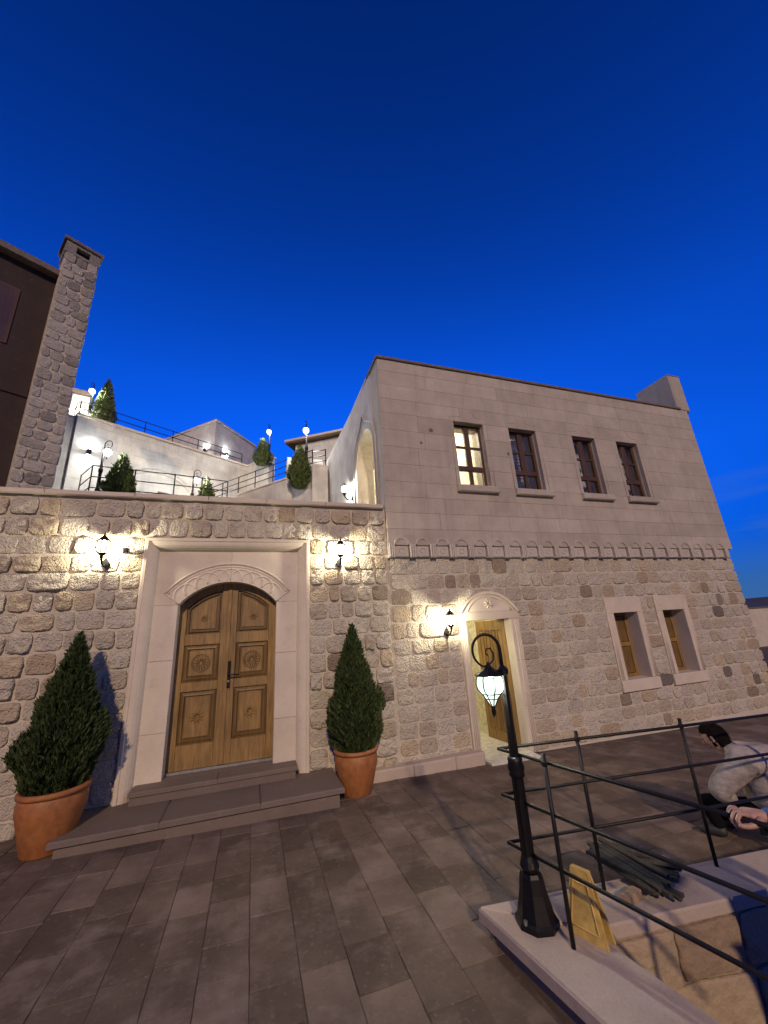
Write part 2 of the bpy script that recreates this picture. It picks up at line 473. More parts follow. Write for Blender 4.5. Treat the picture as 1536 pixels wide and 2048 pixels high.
def inside(p, poly):
    s = 0
    for i in range(len(poly)):
        a, b = poly[i], poly[(i+1) % len(poly)]
        c_ = (b[0]-a[0])*(p[1]-a[1])-(b[1]-a[1])*(p[0]-a[0])
        if c_ > 0: s += 1
    return s == 0 or s == len(poly)
COP_OUT = [(1.56,2.93),(5.9,2.36),(5.9,0.05),(1.93,0.05)]
slab_me = []
for k in range(8):
    w, l = rng.choice(((.46,.62),(.46,.8),(.46,.5),(.46,.7),(.46,.9),(.46,.56),(.46,.66),(.46,.74)))
    q = MB(); j = lambda: rng.uniform(-.012, .012)
    
    pts_ = []
    for (ax_, ay_, bx_, by_) in ((-.5,-.5,.5,-.5),(.5,-.5,.5,.5),(.5,.5,-.5,.5),(-.5,.5,-.5,-.5)):
        for t_ in (0,.33,.67): pts_.append((ax_+(bx_-ax_)*t_+j()*.9, ay_+(by_-ay_)*t_+j()*.9))
    q.tbox(pts_, -.05, 0, .004)
    me = q.mesh('paving_slab'); me.materials.append(M['paving']); slab_me.append(me)
x = -3.6; slabs = []
while x < 10.4:
    w = rng.choice((.28,.32,.36,.30))
    y = .15 - rng.uniform(0,.5)
    if x > 5.5: w = .62
    while y < 5.98:
        l = rng.uniform(.26,.56) if x < 5.5 else rng.uniform(.9,1.6)
        y1 = min(y+l, 6.1)
        if y1-y > .2:
            cx, cy = x+w/2, (y+y1)/2
            cs = [(x,y),(x+w,y),(x+w,y1),(x,y1),(cx,cy)]
            vis = cx < 2.2 + cy*1.62 and cx > -1.2 - cy*.55
            if vis and not any(inside(p, PIT_IN) for p in cs) and not inside((cx,cy), COP_OUT):
                slabs.append((cx, cy, gz(cx)+rng.uniform(-.002,.003), w-.004, y1-y-.004, rng.choice(slab_me), rng.uniform(-.5,.5)))
        y = y1
        if y1 >= 6.1: break
    x += w
def slab_size(q): return q[3]*q[4]*CAM_H/((q[0]**2+q[1]**2+CAM_H**2)**1.5)
slabs.sort(key=slab_size, reverse=True)
for cx, cy, cz, sx_, sy_, me, tl in slabs[:298]:
    link_mesh('paving_slab', me, ground, (cx, cy, cz), (sx_, sy_, 1), (0, math.atan(.02)+R(tl), 0))
if len(slabs) > 298:
    q = MB()
    for cx, cy, cz, sx_, sy_, me, tl in slabs[298:]:
        mt = Matrix.Translation((cx,cy,cz)) @ Matrix.Rotation(math.atan(.02)+R(tl),4,'Y') @ Matrix.Diagonal((sx_,sy_,1,1))
        q.add([mt @ v_.co for v_ in me.vertices], [tuple(p_.vertices) for p_ in me.polygons])
    o = q.build('far_paving', M['paving'], ground); o['kind'] = 'stuff'
print('slabs', len(slabs))

# ------------------------------------------------------------------ stone pieces
def make_stone(seed, bulge=1.0, e_fix=None):
    r_ = random.Random(seed)
    n = 20
    q = MB()
    rings = []
    e = e_fix or r_.uniform(3.6, 8.5)
    jit = [r_.uniform(-.045,.04) for _ in range(n)]
    off = Vector((seed*3.1, seed*1.7, 0))
    for (s, d) in ((1.0, 0.0), (.985,.55), (.93,.88), (.76,1.0), (.40,1.04)):
        ring = []
        for k in range(n):
            a = 2*math.pi*(k+.5)/n
            ca, sa = math.cos(a), math.sin(a)
            rr = 1/((abs(ca)**e+abs(sa)**e)**(1/e))
            rr *= (1+jit[k])*s*.5
            X, Z = ca*rr, sa*rr
            dd = d*(1+.75*noise.noise(Vector((X*3.2, Z*3.2, 0))+off)) + (.22*noise.noise(Vector((X*8, Z*8, 5))+off) if s < .95 else 0)
            ring.append((X, -dd, Z))
        rings.append(ring)
    vv = [p for ring in rings for p in ring] + [(0, -1.05*(1+.5*noise.noise(off)), 0)]
    ff = []
    for i in range(len(rings)-1):
        for k in range(n):
            l = (k+1) % n
            ff.append((i*n+k, i*n+l, (i+1)*n+l, (i+1)*n+k))
    c_ = len(vv)-1; b0 = (len(rings)-1)*n
    for k in range(n): ff.append((b0+k, b0+(k+1) % n, c_))
    q.add(vv, ff)
    return q.mesh('stone', smooth=True)
STONES = [make_stone(i+1) for i in range(36)]
for me in STONES: me.materials.append(M['rubble'])
STONES_GREY = [me.copy() for me in STONES[:14]]
for me in STONES_GREY: me.materials.clear(); me.materials.append(M['chimney'])
STONES_PIT = [make_stone(100+i, 1.0, 9) for i in range(10)]
for me in STONES_PIT: me.materials.clear(); me.materials.append(M['pit'])

def free_spans(x0, x1, z0, z1, rects):
    spans = [(x0, x1)]
    for (a, b, c_, d) in rects:
        ov = min(z1, d)-max(z0, c_)
        if ov < .35*(z1-z0): continue
        ns = []
        for (s, t) in spans:
            if b <= s or a >= t: ns.append((s, t)); continue
            if a-s > .07: ns.append((s, a))
            if t-b > .07: ns.append((b, t))
        spans = ns
    return spans
def rubble(parent, x0, x1, rows, rects, y, r_, wmin=.2, wmax=.5, dmin=.02, dmax=.055, gap=.026, pool=STONES, frame=None, limit=296, near=(0,0)):
    todo = []
    for i in range(len(rows)-1):
        z0, z1 = rows[i], rows[i+1]
        for (s, t) in free_spans(x0, x1, z0, z1, rects):
            ws = []; tot = 0
            while tot < (t-s)-.08:
                w = r_.uniform(wmin, wmax)
                if r_.random() < .12: w *= 1.35
                ws.append(w); tot += w
            if not ws: ws = [t-s]; tot = t-s
            k = (t-s)/tot
            cx = s
            for w in ws:
                w *= k
                g = gap*r_.uniform(.7,1.3)
                hz = (z1-z0)
                if frame: loc, rot = frame(cx+w/2, (z0+z1)/2+r_.uniform(-.008,.008))
                else: loc, rot = (cx+w/2, y, (z0+z1)/2+r_.uniform(-.008,.008)), (0,0,0)
                todo.append((loc, rot, (max(w-g,.05), r_.uniform(dmin,dmax), max(hz-g,.05)), r_.choice(pool), R(r_.uniform(-1.3,1.3))))
                cx += w
    todo.sort(key=lambda q: (Vector(q[0])-Vector((0,0,CAM_H))).length)
    for loc, rot, scl, me, tw_ in todo[:limit]:
        link_mesh('stone', me, parent, loc, scl, (rot[0], rot[1]+tw_, rot[2]))
    if len(todo) > limit:
        q = MB(); off = worldloc(parent)
        for loc, rot, scl, me, tw_ in todo[limit:]:
            mt = Matrix.Translation(Vector(loc)) @ Matrix.Rotation(rot[2],4,'Z') @ Matrix.Rotation(tw_,4,'Y') @ Matrix.Diagonal((*scl,1))
            q.add([mt @ v_.co for v_ in me.vertices], [tuple(p_.vertices) for p_ in me.polygons])
        o = q.build('far_stones', pool[0].materials[0], parent, True); o['kind'] = 'stuff'
    return len(todo)

def wall_holes(mb, x0, x1, z0, z1, y0, y1, rects):
    # wall block with rectangular openings, closed reveals, no inner faces
    xs = sorted({x0, x1, *[max(x0,min(x1,r_[0])) for r_ in rects], *[max(x0,min(x1,r_[1])) for r_ in rects]})
    zs = sorted({z0, z1, *[max(z0,min(z1,r_[2])) for r_ in rects], *[max(z0,min(z1,r_[3])) for r_ in rects]})
    def solid(i, j):
        if i < 0 or j < 0 or i >= len(xs)-1 or j >= len(zs)-1: return False
        cx, cz = (xs[i]+xs[i+1])/2, (zs[j]+zs[j+1])/2
        return not any(a < cx < b and c_ < cz < d for a, b, c_, d in rects)
    for i in range(len(xs)-1):
        for j in range(len(zs)-1):
            if not solid(i, j): continue
            a, b, c_, d = xs[i], xs[i+1], zs[j], zs[j+1]
            mb.add([(a,y0,c_),(b,y0,c_),(b,y0,d),(a,y0,d)], [(0,1,2,3)])
            mb.add([(a,y1,c_),(b,y1,c_),(b,y1,d),(a,y1,d)], [(3,2,1,0)])
            if not solid(i-1, j): mb.add([(a,y0,c_),(a,y1,c_),(a,y1,d),(a,y0,d)], [(3,2,1,0)])
            if not solid(i+1, j): mb.add([(b,y0,c_),(b,y1,c_),(b,y1,d),(b,y0,d)], [(0,1,2,3)])
            if not solid(i, j-1): mb.add([(a,y0,c_),(b,y0,c_),(b,y1,c_),(a,y1,c_)], [(3,2,1,0)])
            if not solid(i, j+1): mb.add([(a,y0,d),(b,y0,d),(b,y1,d),(a,y1,d)], [(0,1,2,3)])
    return mb

# ------------------------------------------------------------------ low terrace wall with the portal
PX0, PX1, PZ1 = -1.505, .815, 3.555           # portal outline
DX0, DX1, DSP, DAP = -1.022, .330, 2.60, 2.915  # door opening
wall = empty('courtyard_wall', (-1.0, FY, 0), 'long low rubble stone wall with the big arched double door', 'wall')
m = MB(); wall_holes(m, -4.6, 2.148, -.1, 4.14, FY, FY+.45, [(PX0+.02, PX1-.02, -.2, PZ1-.02)])
m.build('mortar_core', M['mortar'], wall)
rows_l = [.05,.30,.55,.79,1.04,1.30,1.54,1.80,2.06,2.31,2.56,2.82,3.07,3.31,3.565,3.84,4.12]
nl = rubble(wall, -4.4, 2.13, rows_l, [(PX0, PX1, -1, PZ1)], FY, random.Random(3), .20, .38, .02, .065, .024)
x = -4.6; k = 0
while x < 2.10:
    w = min(rng.uniform(.75,1.1), 2.14-x)
    MB().cbox(x+.003, x+w-.003, FY-.075, FY+.50, 4.142, 4.215, .012).build('coping_slab', M['cut'], wall); x += w

# portal: moulded frame, recessed panel of blocks, carved arch
PP = FY+.06        # plane of the recessed panel
portal = empty('stone_portal', (-.345, FY, .2), 'carved limestone portal framing the arched double door', 'doorway')
fr = MB().sweep_rect(PX0, PX1, .05, PZ1, [(0,FY+.05),(0,FY-.055),(.012,FY-.066),(.048,FY-.066),(.055,FY-.052),(.085,FY-.048),(.11,FY-.04),(.14,FY-.015),(.165,FY+.02),(.185,PP+.01)], bottom=False)
fr.build('moulded_frame', M['cut'], portal)
def arc_pts(x0, x1, zs, za, n=20):
    hw = (x1-x0)/2; hgt = za-zs; r_ = (hw*hw+hgt*hgt)/(2*hgt); cx = (x0+x1)/2; cz = za-r_
    a0 = math.asin(hw/r_)
    return [(cx+r_*math.sin(-a0+2*a0*i/n), cz+r_*math.cos(-a0+2*a0*i/n)) for i in range(n+1)], (cx, cz, r_)
arc, (ACX, ACZ, AR) = arc_pts(DX0, DX1, DSP, DAP)
pin0, pin1, pinz = PX0+.175, PX1-.175, PZ1-.175
for (a, b) in ((pin0, DX0), (DX1, pin1)):
    for (c_, d) in ((.05, .98), (.983, 1.86), (1.863, DSP)):
        MB().cbox(a, b, PP, PP+.40, c_, d, .004).build('jamb_block', M['cut'], portal)
# arch spandrel in two halves
mid = len(arc)//2
lft = [(pin0, DSP+.003)] + [(x_, z_+.003) for x_, z_ in arc[:mid+1]] + [(ACX, pinz), (pin0, pinz)]
rgt = [(ACX+.003, pinz)] + [(x_+.003 if i == 0 else x_, z_+.003) for i, (x_, z_) in enumerate(arc[mid:])] + [(pin1, DSP+.003), (pin1, pinz)]
MB().prism(lft, PP, PP+.40).build('arch_block', M['cut'], portal)
MB().prism(rgt, PP, PP+.40).build('arch_block', M['cut'], portal)
# carved tracery band over the arch
def rib(pts, rad, parent, name='tracery_rib', y=PP, mat=None):
    MB().tube([(x_, y, z_) for x_, z_ in pts], rad, 6).build(name, mat or M['cut'], parent, True)
outer, (ocx, ocz, orr) = arc_pts(DX0-.19, DX1+.19, DSP+.16, DAP+.27, 28)
rib(outer, .017, portal)
rib([(DX0+.005, DSP+.01), (DX0-.1, DSP+.1), (DX0-.19, DSP+.16)], .012, portal)
rib([(DX1-.005, DSP+.01), (DX1+.1, DSP+.1), (DX1+.19, DSP+.16)], .012, portal)
band, _ = arc_pts(DX0-.15, DX1+.15, DSP+.145, DAP+.225, 28)
rib(band, .007, portal)
def bandpt(t, s):   # t 0..1 along the arch, s 0..1 from the opening to the outer rib
    a = max(0, min(1, t)); i = a*20; k = min(19, int(i)); f_ = i-k
    p = Vector(arc[k]).lerp(Vector(arc[k+1]), f_)
    i2 = a*28; k2 = min(27, int(i2)); f2 = i2-k2
    q = Vector(outer[k2]).lerp(Vector(outer[k2+1]), f2)
    return p.lerp(q, s)
NL = 10
for k in range(NL-1):
    t0, t1 = k/NL, (k+2)/NL
    pts = []
    for i in range(15):
        an = math.pi*i/14
        p = bandpt((t0+t1)/2-(t1-t0)/2*math.cos(an), .10+.62*math.sin(an)); pts.append((p.x, p.y))
    rib(pts, .0095, portal)

# double door
DY = FY+.275
door = empty('double_door', (-.345, DY, .47), 'arched double wooden door with six carved panels between the lanterns', 'door')
MCX = -.345
for side in (-1, 1):
    xa, xb = (DX0-.03, MCX-.003) if side < 0 else (MCX+.003, DX1+.03)
    leaf = MB().box(xa, xb, DY+.022, DY+.07, .47, 2.60)
    top = [(x_, z_) for x_, z_ in arc if xa < x_ < xb]
    a0 = (xa, 2.60); 
    def arc_z(x_, dr=0.0): return ACZ+math.sqrt(max(0, (AR-dr)**2-(x_-ACX)**2))
    n = 10
    xs_ = [xa+(xb-xa)*i/n for i in range(n+1)]
    leaf.prism([(xa,2.595),(xb,2.595)]+[(x_, arc_z(min(max(x_,DX0),DX1))+.03) for x_ in reversed(xs_)], DY+.022, DY+.07)
    lf = leaf.build('door_leaf', M['wood_groove'], door)
    if side < 0: x1_, x2_ = -.925, -.455
    else: x1_, x2_ = -.232, .232
    def wood(mb, name): return mb.build(name, M['wood'], door)
    wood(MB().cbox(xa, x1_, DY-.012, DY+.022, .47, arc_z(max(xa, DX0+.03))+.02, .004), 'stile')
    wood(MB().cbox(x2_, xb, DY-.012, DY+.022, .47, arc_z((x2_+xb)/2)+.03, .004), 'stile')
    for (c_, d) in ((.47,.765),(1.425,1.545),(2.04,2.19)):
        wood(MB().cbox(x1_+.001, x2_-.001, DY-.012, DY+.022, c_, d, .004), 'rail')
    tp = [(x1_+(x2_-x1_)*i/n) for i in range(n+1)]
    wood(MB().prism([(x_, arc_z(x_, .10)) for x_ in tp]+[(x_, arc_z(x_)+.03) for x_ in reversed(tp)], DY-.011, DY+.022), 'top_rail')
    panels = [(.765,1.425),(1.545,2.04)]
    for (c_, d) in panels:
        p = wood(MB().sweep_rect(x1_, x2_, c_, d, [(0,DY-.011),(.012,DY+.012),(.035,DY-.002),(.055,DY-.006),(.066,DY+.018)]), 'panel_moulding'); p.data.materials[0] = M['wood_groove']
        fld = wood(MB().cbox(x1_+.07, x2_-.07, DY+.004, DY+.021, c_+.07, d-.07, .014), 'raised_panel')
        pcx, pcz = (x1_+x2_)/2, (c_+d)/2
        rad = .118 if d-c_ < .55 else .11
        ro = MB()
        nn = 28
        if d-c_ < .55:
            ro.tube([(pcx+rad*math.cos(2*math.pi*i/nn), DY+.002, pcz+rad*math.sin(2*math.pi*i/nn)) for i in range(nn+1)], .008, 6, False)
            ro.tube([(pcx+rad*.83*math.cos(2*math.pi*i/nn), DY+.002, pcz+rad*.83*math.sin(2*math.pi*i/nn)) for i in range(nn+1)], .004, 6, False)
        for i in range(14 if d-c_ < .55 else 10):
            an = 2*math.pi*i/(14 if d-c_ < .55 else 10)
            ro.tube([(pcx+rad*.15*math.cos(an), DY+.004, pcz+rad*.15*math.sin(an)), (pcx+rad*.45*math.cos(an), DY-.002, pcz+rad*.45*math.sin(an)), (pcx+rad*.8*math.cos(an), DY+.004, pcz+rad*.8*math.sin(an))], [.004,.015,.004] if d-c_ > .55 else [.003,.008,.006], 5)
        ro.build('rosette', M['wood_groove'] if d-c_ < .55 else M['wood'], fld, True)
        # dark ring of the groove round the field
    # arched top panel
    for dd, ya in ((.012, DY+.004),):
        pts = [(x1_+.035, 2.225), (x2_-.035, 2.225)] + [(x_, arc_z(x_, .135)) for x_ in reversed([x1_+.035+(x2_-x1_-.07)*i/n for i in range(n+1)])]
        mo = MB().tube([(x_, DY+.006, z_) for x_, z_ in pts+[pts[0]]], .012, 6, False); mo.build('panel_moulding', M['wood_groove'], door)
        pts = [(x1_+.075, 2.262), (x2_-.075, 2.262)] + [(x_, arc_z(x_, .175)) for x_ in reversed([x1_+.075+(x2_-x1_-.15)*i/n for i in range(n+1)])]
        fld = MB().prism(pts, DY+.004, DY+.021).build('raised_panel', M['wood'], door)
        ro = MB(); pcx, pcz = (x1_+x2_)/2, 2.41
        for i in range(8):
            an = 2*math.pi*i/8
            ro.tube([(pcx, DY+.003, pcz), (pcx+.035*math.cos(an), DY-.002, pcz+.035*math.sin(an)), (pcx+.06*math.cos(an), DY+.003, pcz+.06*math.sin(an))], [.004,.01,.003], 5)
        ro.build('rosette', M['wood'], fld, True)
MB().cbox(MCX-.028, MCX+.028, DY-.03, DY-.013, .475, 2.87, .006).build('meeting_stile', M['wood'], door)
hd = MB().cbox(-.327, -.288, DY-.045, DY-.031, 1.43, 1.79, .008).build('handle_plate', M['iron'], door)
MB().tube([(-.307,DY-.04,1.61),(-.307,DY-.095,1.61),(-.29,DY-.102,1.608),(-.16,DY-.10,1.603)], [.011,.011,.012,.009], 8).build('lever_handle', M['iron'], hd, True)
MB().tube([(-.307,DY-.05,1.52),(-.307,DY-.03,1.52)], .014, 10).build('keyhole', M['steel'], hd)
MB().box(DX0-.02, DX1+.02, DY-.05, DY+.08, .44, .468).build('threshold_strip', M['steel'], door)

# steps
steps = empty('entrance_steps', (-.345, 5.7, .1), 'two dark stone steps leading up to the double door', 'steps')
MB().box(-1.78, 1.08, 5.41, FY+.09, -.05, .232).build('riser', M['step'], steps)
for (a, b) in ((-1.83,-.86),(-.857,.16),(.163,1.135)):
    MB().tbox([(a,5.36),(b,5.36),(b,FY+.02),(a,FY+.02)], .234, .292, .012).build('tread', M['step'], steps)
MB().box(-1.30, .61, 5.98, FY+.6, .293, .386).build('riser', M['step'], steps)
for (a, b) in ((-1.315,-.35),(-.347,.635)):
    MB().tbox([(a,5.955),(b,5.955),(b,FY+.09),(a,FY+.09)], .388, .437, .008).build('tread', M['step'], steps)
MB().box(DX0-.01, DX1+.01, FY+.096, FY+.5, .386, .438).build('sill_stone', M['step'], steps)

# plinth ledge at the foot of the wall
plinth = empty('plinth_ledge', (2.5, 6.0, 0), 'low stone ledge along the wall foot left of the small door', 'ledge')
for (a, b) in ((1.66,2.30),(2.303,2.98),(2.983,3.48)):
    MB().cbox(a, b, 5.985, FY, -.02, .20, .02).build('ledge_block', M['coping'], plinth)

# ------------------------------------------------------------------ the two-storey building
BX0, BX1, BZ = 2.15, 11.0, 7.36
bld = empty('stone_building', (6.5, FY, 0), 'two-storey stone building with four upper windows and arched stone cornice', 'building')
UW = [(3.715,4.405),(5.035,5.735),(6.745,7.405),(8.07,8.74)]     # upper windows
UZ0, UZ1 = 4.667, 6.08
LW = [(6.865,7.505),(8.225,8.865)]
LZ0, LZ1 = .905, 2.145
SD = (3.51, 4.405, .02, 2.155)
LSUR = [(6.69,7.66,.70,2.46),(8.05,9.02,.70,2.46)]
DSUR = (3.375, 4.585, -.1, 2.50)
YA = FY-.095                                                     # ashlar face
holes = [(a-.02,b+.02,UZ0-.02,UZ1+.02) for a,b in UW] + [(a-.03,b+.03,LZ0-.03,LZ1+.03) for a,b in LW] + [(SD[0]-.03,SD[1]+.03,-.35,SD[3]+.03)]
m = MB(); wall_holes(m, BX0, BX1-.06, -.3, BZ-.02, FY+.001, FY+.40, holes)
m.build('wall_core', M['mortar'], bld)
rows_r = [.02,.25,.47,.70,.94,1.19,1.43,1.68,1.92,2.18,2.46,2.72,2.98,3.27]
nr = rubble(bld, BX0+.01, BX1+.01, rows_r, LSUR+[DSUR], FY, random.Random(11), .22, .40, .008, .028, .022)
# ashlar courses
rz = random.Random(5)
courses = [3.475,3.77,4.07,4.37,4.667,5.018,5.369,5.72,6.08,6.40,6.72,7.04,7.30]
for i in range(len(courses)-1):
    z0, z1 = courses[i], courses[i+1]
    for (s, t) in free_spans(BX0, BX1, z0, z1, [(a,b,UZ0,UZ1) for a,b in UW]):
        n = max(1, round((t-s)/rz.uniform(.75,1.15)))
        cut = [s] + sorted(s+(t-s)*(k+rz.uniform(-.2,.2))/n for k in range(1,n)) + [t]
        for a, b in zip(cut, cut[1:]):
            MB().cbox(a+(.0014 if a > BX0 else 0), b-.0014, YA+rz.uniform(-.001,.001), FY, z0+.0014, z1-.0014, .002).build('ashlar_block', M['ashlar'], bld)
# roof edge
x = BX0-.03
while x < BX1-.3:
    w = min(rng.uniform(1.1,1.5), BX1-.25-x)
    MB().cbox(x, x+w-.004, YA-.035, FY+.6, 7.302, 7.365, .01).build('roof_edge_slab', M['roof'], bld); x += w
# cornice of small arches on corbels
CP = .388; k = 0; x = BX0
while x < BX1-.05:
    w = .125 if k else .11
    m = MB()
    for q in range(3):
        cx = x+.02+q*.038
        m.lathe([(.012,3.262),(.018,3.272),(.0185,3.49),(.012,3.50)], 8, (cx, YA-.006, 0))
    m.box(x, min(x+w-.005, BX1), YA+.008, FY+.01, 3.262, 3.4745)
    m.build('corbel', M['cornice'], bld, False)
    xa, xb = x+w-.003, min(x+CP, BX1)
    if xb-xa > .2:
        cx, rr = (xa+xb)/2, (xb-xa)/2-.005
        nn = 14; ro_, ri_ = rr+.012, rr-.034
        po = [(cx+ro_*math.cos(math.pi*i/nn), 3.492+ro_*.95*math.sin(math.pi*i/nn)) for i in range(nn+1)]
        pi_ = [(cx+ri_*math.cos(math.pi*i/nn), 3.492+ri_*.95*math.sin(math.pi*i/nn)) for i in range(nn+1)]
        a = MB(); y0_, y1_, y2_ = YA-.018, YA-.008, YA+.01
        vv = [(x_,y1_,z_) for x_,z_ in po]+[(cx+(x_-cx)*.94,y0_,3.492+(z_-3.492)*.94) for x_,z_ in po]+[(x_,y0_+.004,z_) for x_,z_ in pi_]+[(x_,y2_,z_) for x_,z_ in pi_]+[(x_,y2_,z_) for x_,z_ in po]
        k_ = nn+1; ff = []
        for q_ in range(4):
            c0, c1 = (0,1,2,3)[q_]*k_, (1,2,3)[q_]*k_ if q_ < 3 else 0
            if q_ == 3: c0, c1 = 4*k_, 0
            for i in range(nn): ff.append((c0+i, c0+i+1, c1+i+1, c1+i))
        for e_ in (0, nn): ff.append((e_, k_+e_, 2*k_+e_, 3*k_+e_, 4*k_+e_))
        a.add(vv, ff)
        a.build('arch_moulding', M['ashlar'], bld)
        MB().cbox(xa+.01, xb-.01, YA+.022, FY, 3.275, 3.474, .014).build('niche_stone', M['cornice'], bld)
        MB().tube([(cx+.05*math.cos(2*math.pi*i/12), YA+.021, 3.385+.045*math.sin(2*math.pi*i/12)) for i in range(13)], .009, 5, False).build('niche_roundel', M['cornice'], bld, True)
    x += CP; k += 1

def make_window(x0, x1, z0, z1, yf, name='window', kind=0):
    # wood frame as the window's own mesh, panes and bars under it
    t = .055
    fm = MB()
    fm.cbox(x0, x0+t, yf, yf+.07, z0, z1, .006); fm.cbox(x1-t, x1, yf, yf+.07, z0, z1, .006)
    fm.cbox(x0+t, x1-t, yf, yf+.07, z1-t, z1, .006); fm.cbox(x0+t, x1-t, yf, yf+.07, z0, z0+.04, .006)
    win = fm.build(name, M['winwood'], bld)
    xm = (x0+x1)/2; zt = z0+(z1-z0)*.30; zm = z0+(z1-z0)*.64
    MB().cbox(x0+t, x1-t, yf-.008, yf+.06, zt-.05, zt+.05, .006).build('transom', M['winwood'], win)
    for (c_, d) in ((z0+.041, zt-.051), (zt+.051, z1-t-.001)):
        wv = .035 if c_ < zt else .06
        MB().cbox(xm-wv, xm+wv, yf-.004, yf+.055, c_, d, .006).build('mullion', M['winwood'], win)
        for s in (-1, 1):
            a, b = (x0+t, xm-wv) if s < 0 else (xm+wv, x1-t)
            MB().box(a+.001, b-.001, yf+.03, yf+.036, c_, d).build('pane', M['pane'], win)
            if c_ > zt:
                MB().cbox(a+.001, b-.001, yf+.005, yf+.05, zm-.022, zm+.022, .004).build('glazing_bar', M['winwood'], win)
    return win

for i, (a, b) in enumerate(UW):
    make_window(a+.008, b-.008, UZ0+.01, UZ1-.006, FY+.03)
    # stone lining of the opening, flush surround and pointed hood line
    MB().cbox(a-.10, b+.12, YA-.085, FY+.10, UZ0-.135, UZ0-.002, .015).build('window_sill', M['ashlar'], bld)
    for nm_, bx_ in (('sill_board',(a-.018,b+.018,FY+.002,FY+.30,UZ0-.018,UZ0+.008)),('lining',(a-.018,a+.006,FY+.002,FY+.30,UZ0+.009,UZ1+.018)),('lining',(b-.006,b+.018,FY+.002,FY+.30,UZ0+.009,UZ1+.018)),('lining',(a+.007,b-.007,FY+.002,FY+.30,UZ1-.004,UZ1+.018))):
        MB().box(*bx_).build(nm_, M['cut'], bld)
    zz = UZ1
    for s in (-1, 1):
        xa = a-.085 if s < 0 else b+.085
        pts = [(xa, UZ0), (xa, zz+.10), ((a+b)/2+s*.17, zz+.13), ((a+b)/2+s*.10, zz+.26), ((a+b)/2, zz+.35)]
        MB().tube([(x_, YA+.004, z_) for x_, z_ in pts], .011, 6).build('hood_moulding', M['ashlar'], bld, True)
for i, (a, b) in enumerate(LW):
    s = LSUR[i]
    # surround blocks
    def blk(x0, x1, z0, z1, name='surround_block', yy=FY-.035): MB().cbox(x0, x1, yy, FY+.34, z0, z1, .008).build(name, M['cut'], bld)
    blk(s[0], s[1], LZ1+.001, s[3]); blk(s[0]-.01, s[1]+.01, s[2], LZ0-.001, 'surround_sill', FY-.055)
    blk(s[0], a-.0, LZ0, LZ1); blk(b, s[1], LZ0, LZ1)
    for k in range(3):
        MB().tube([(s[1]-.02-k*.028, FY-.035, LZ0+.01), (s[1]-.02-k*.028, FY-.035, LZ1+.2)], .009, 6).build('reed_moulding', M['cut'], bld, True)
        MB().tube([(s[0]+.02+k*.028, FY-.035, LZ0+.01), (s[0]+.02+k*.028, FY-.035, LZ1+.2)], .009, 6).build('reed_moulding', M['cut'], bld, True)
    # wooden casement set deep in the opening
    yf = FY+.26; t = .06
    fm = MB(); fm.cbox(a, a+t, yf, yf+.06, LZ0, LZ1, .006); fm.cbox(b-t, b, yf, yf+.06, LZ0, LZ1, .006); fm.cbox(a+t, b-t, yf, yf+.06, LZ1-t, LZ1, .006); fm.cbox(a+t, b-t, yf, yf+.06, LZ0, LZ0+t, .006)
    win = fm.build('casement_window', M['wood'], bld)
    zm = (LZ0+LZ1)/2
    MB().cbox(a+t, b-t, yf-.005, yf+.05, zm-.04, zm+.04, .006).build('transom', M['wood'], win)
    MB().cbox((a+b)/2-.03, (a+b)/2+.03, yf-.008, yf+.045, LZ0+t, LZ1-t, .006).build('mullion', M['wood'], win)
    for (c_, d) in ((LZ0+t, zm-.041), (zm+.041, LZ1-t)):
        for (e, f_) in ((a+t, (a+b)/2-.031), ((a+b)/2+.031, b-t)):
            MB().cbox(e+.002, f_-.002, yf+.015, yf+.035, c_+.002, d-.002, .012).build('wood_panel', M['wood_groove'], win)
# small door surround with arched hood
sx0, sx1, _, sz1 = DSUR
for (a, b) in ((sx0, SD[0]), (SD[1], sx1)):
    for (c_, d) in ((.02,.72),(.722,1.45),(1.452,2.155)):
        MB().cbox(a, b, FY-.055, FY+.28, c_, d, .006).build('jamb_block', M['cut'], bld)
    for k in range(3):
        xx = a+.035+k*.033 if a < 4 else b-.03-k*.033
        MB().tube([(xx, FY-.055, .03), (xx, FY-.055, 2.15)], .010, 6).build('reed_moulding', M['cut'], bld, True)
MB().cbox(sx0-.02, sx1+.02, FY-.06, FY+.28, 2.157, 2.30, .006).build('lintel_block', M['cut'], bld)
ha, (hcx, hcz, hr) = arc_pts(sx0+.03, sx1-.03, 2.302, 2.63, 16)
MB().prism([(sx0+.03,2.301)]+[(sx1-.03,2.301)]+list(reversed(ha[1:-1])), FY-.058, FY+.06).build('hood_tympanum', M['cut'], bld)
MB().tube([(x_, FY-.07, z_) for x_, z_ in [(sx0-.03,2.27),(sx0+.02,2.30)]+ha[1:-1]+[(sx1-.02,2.30),(sx1+.03,2.27)]], .028, 8).build('hood_moulding', M['cut'], bld, True)
MB().tube([(hcx+(x_-hcx)*.8, FY-.064, 2.30+(z_-2.30)*.78) for x_, z_ in ha], .013, 6).build('hood_moulding', M['cut'], bld, True)
ro = MB()
for k in range(8):
    an = 2*math.pi*(k+.5)/8
    ro.tube([(hcx, FY-.062, 2.43), (hcx+.05*math.cos(an), FY-.075, 2.43+.05*math.sin(an)), (hcx+.09*math.cos(an), FY-.062, 2.43+.09*math.sin(an))], [.006,.019,.005], 6)
ro.build('rosette', M['cut'], bld, True)
MB().box(SD[0]+.002, SD[1]-.002, FY-.30, FY+1.4, .0, .055).build('door_threshold', M['floor'], bld)
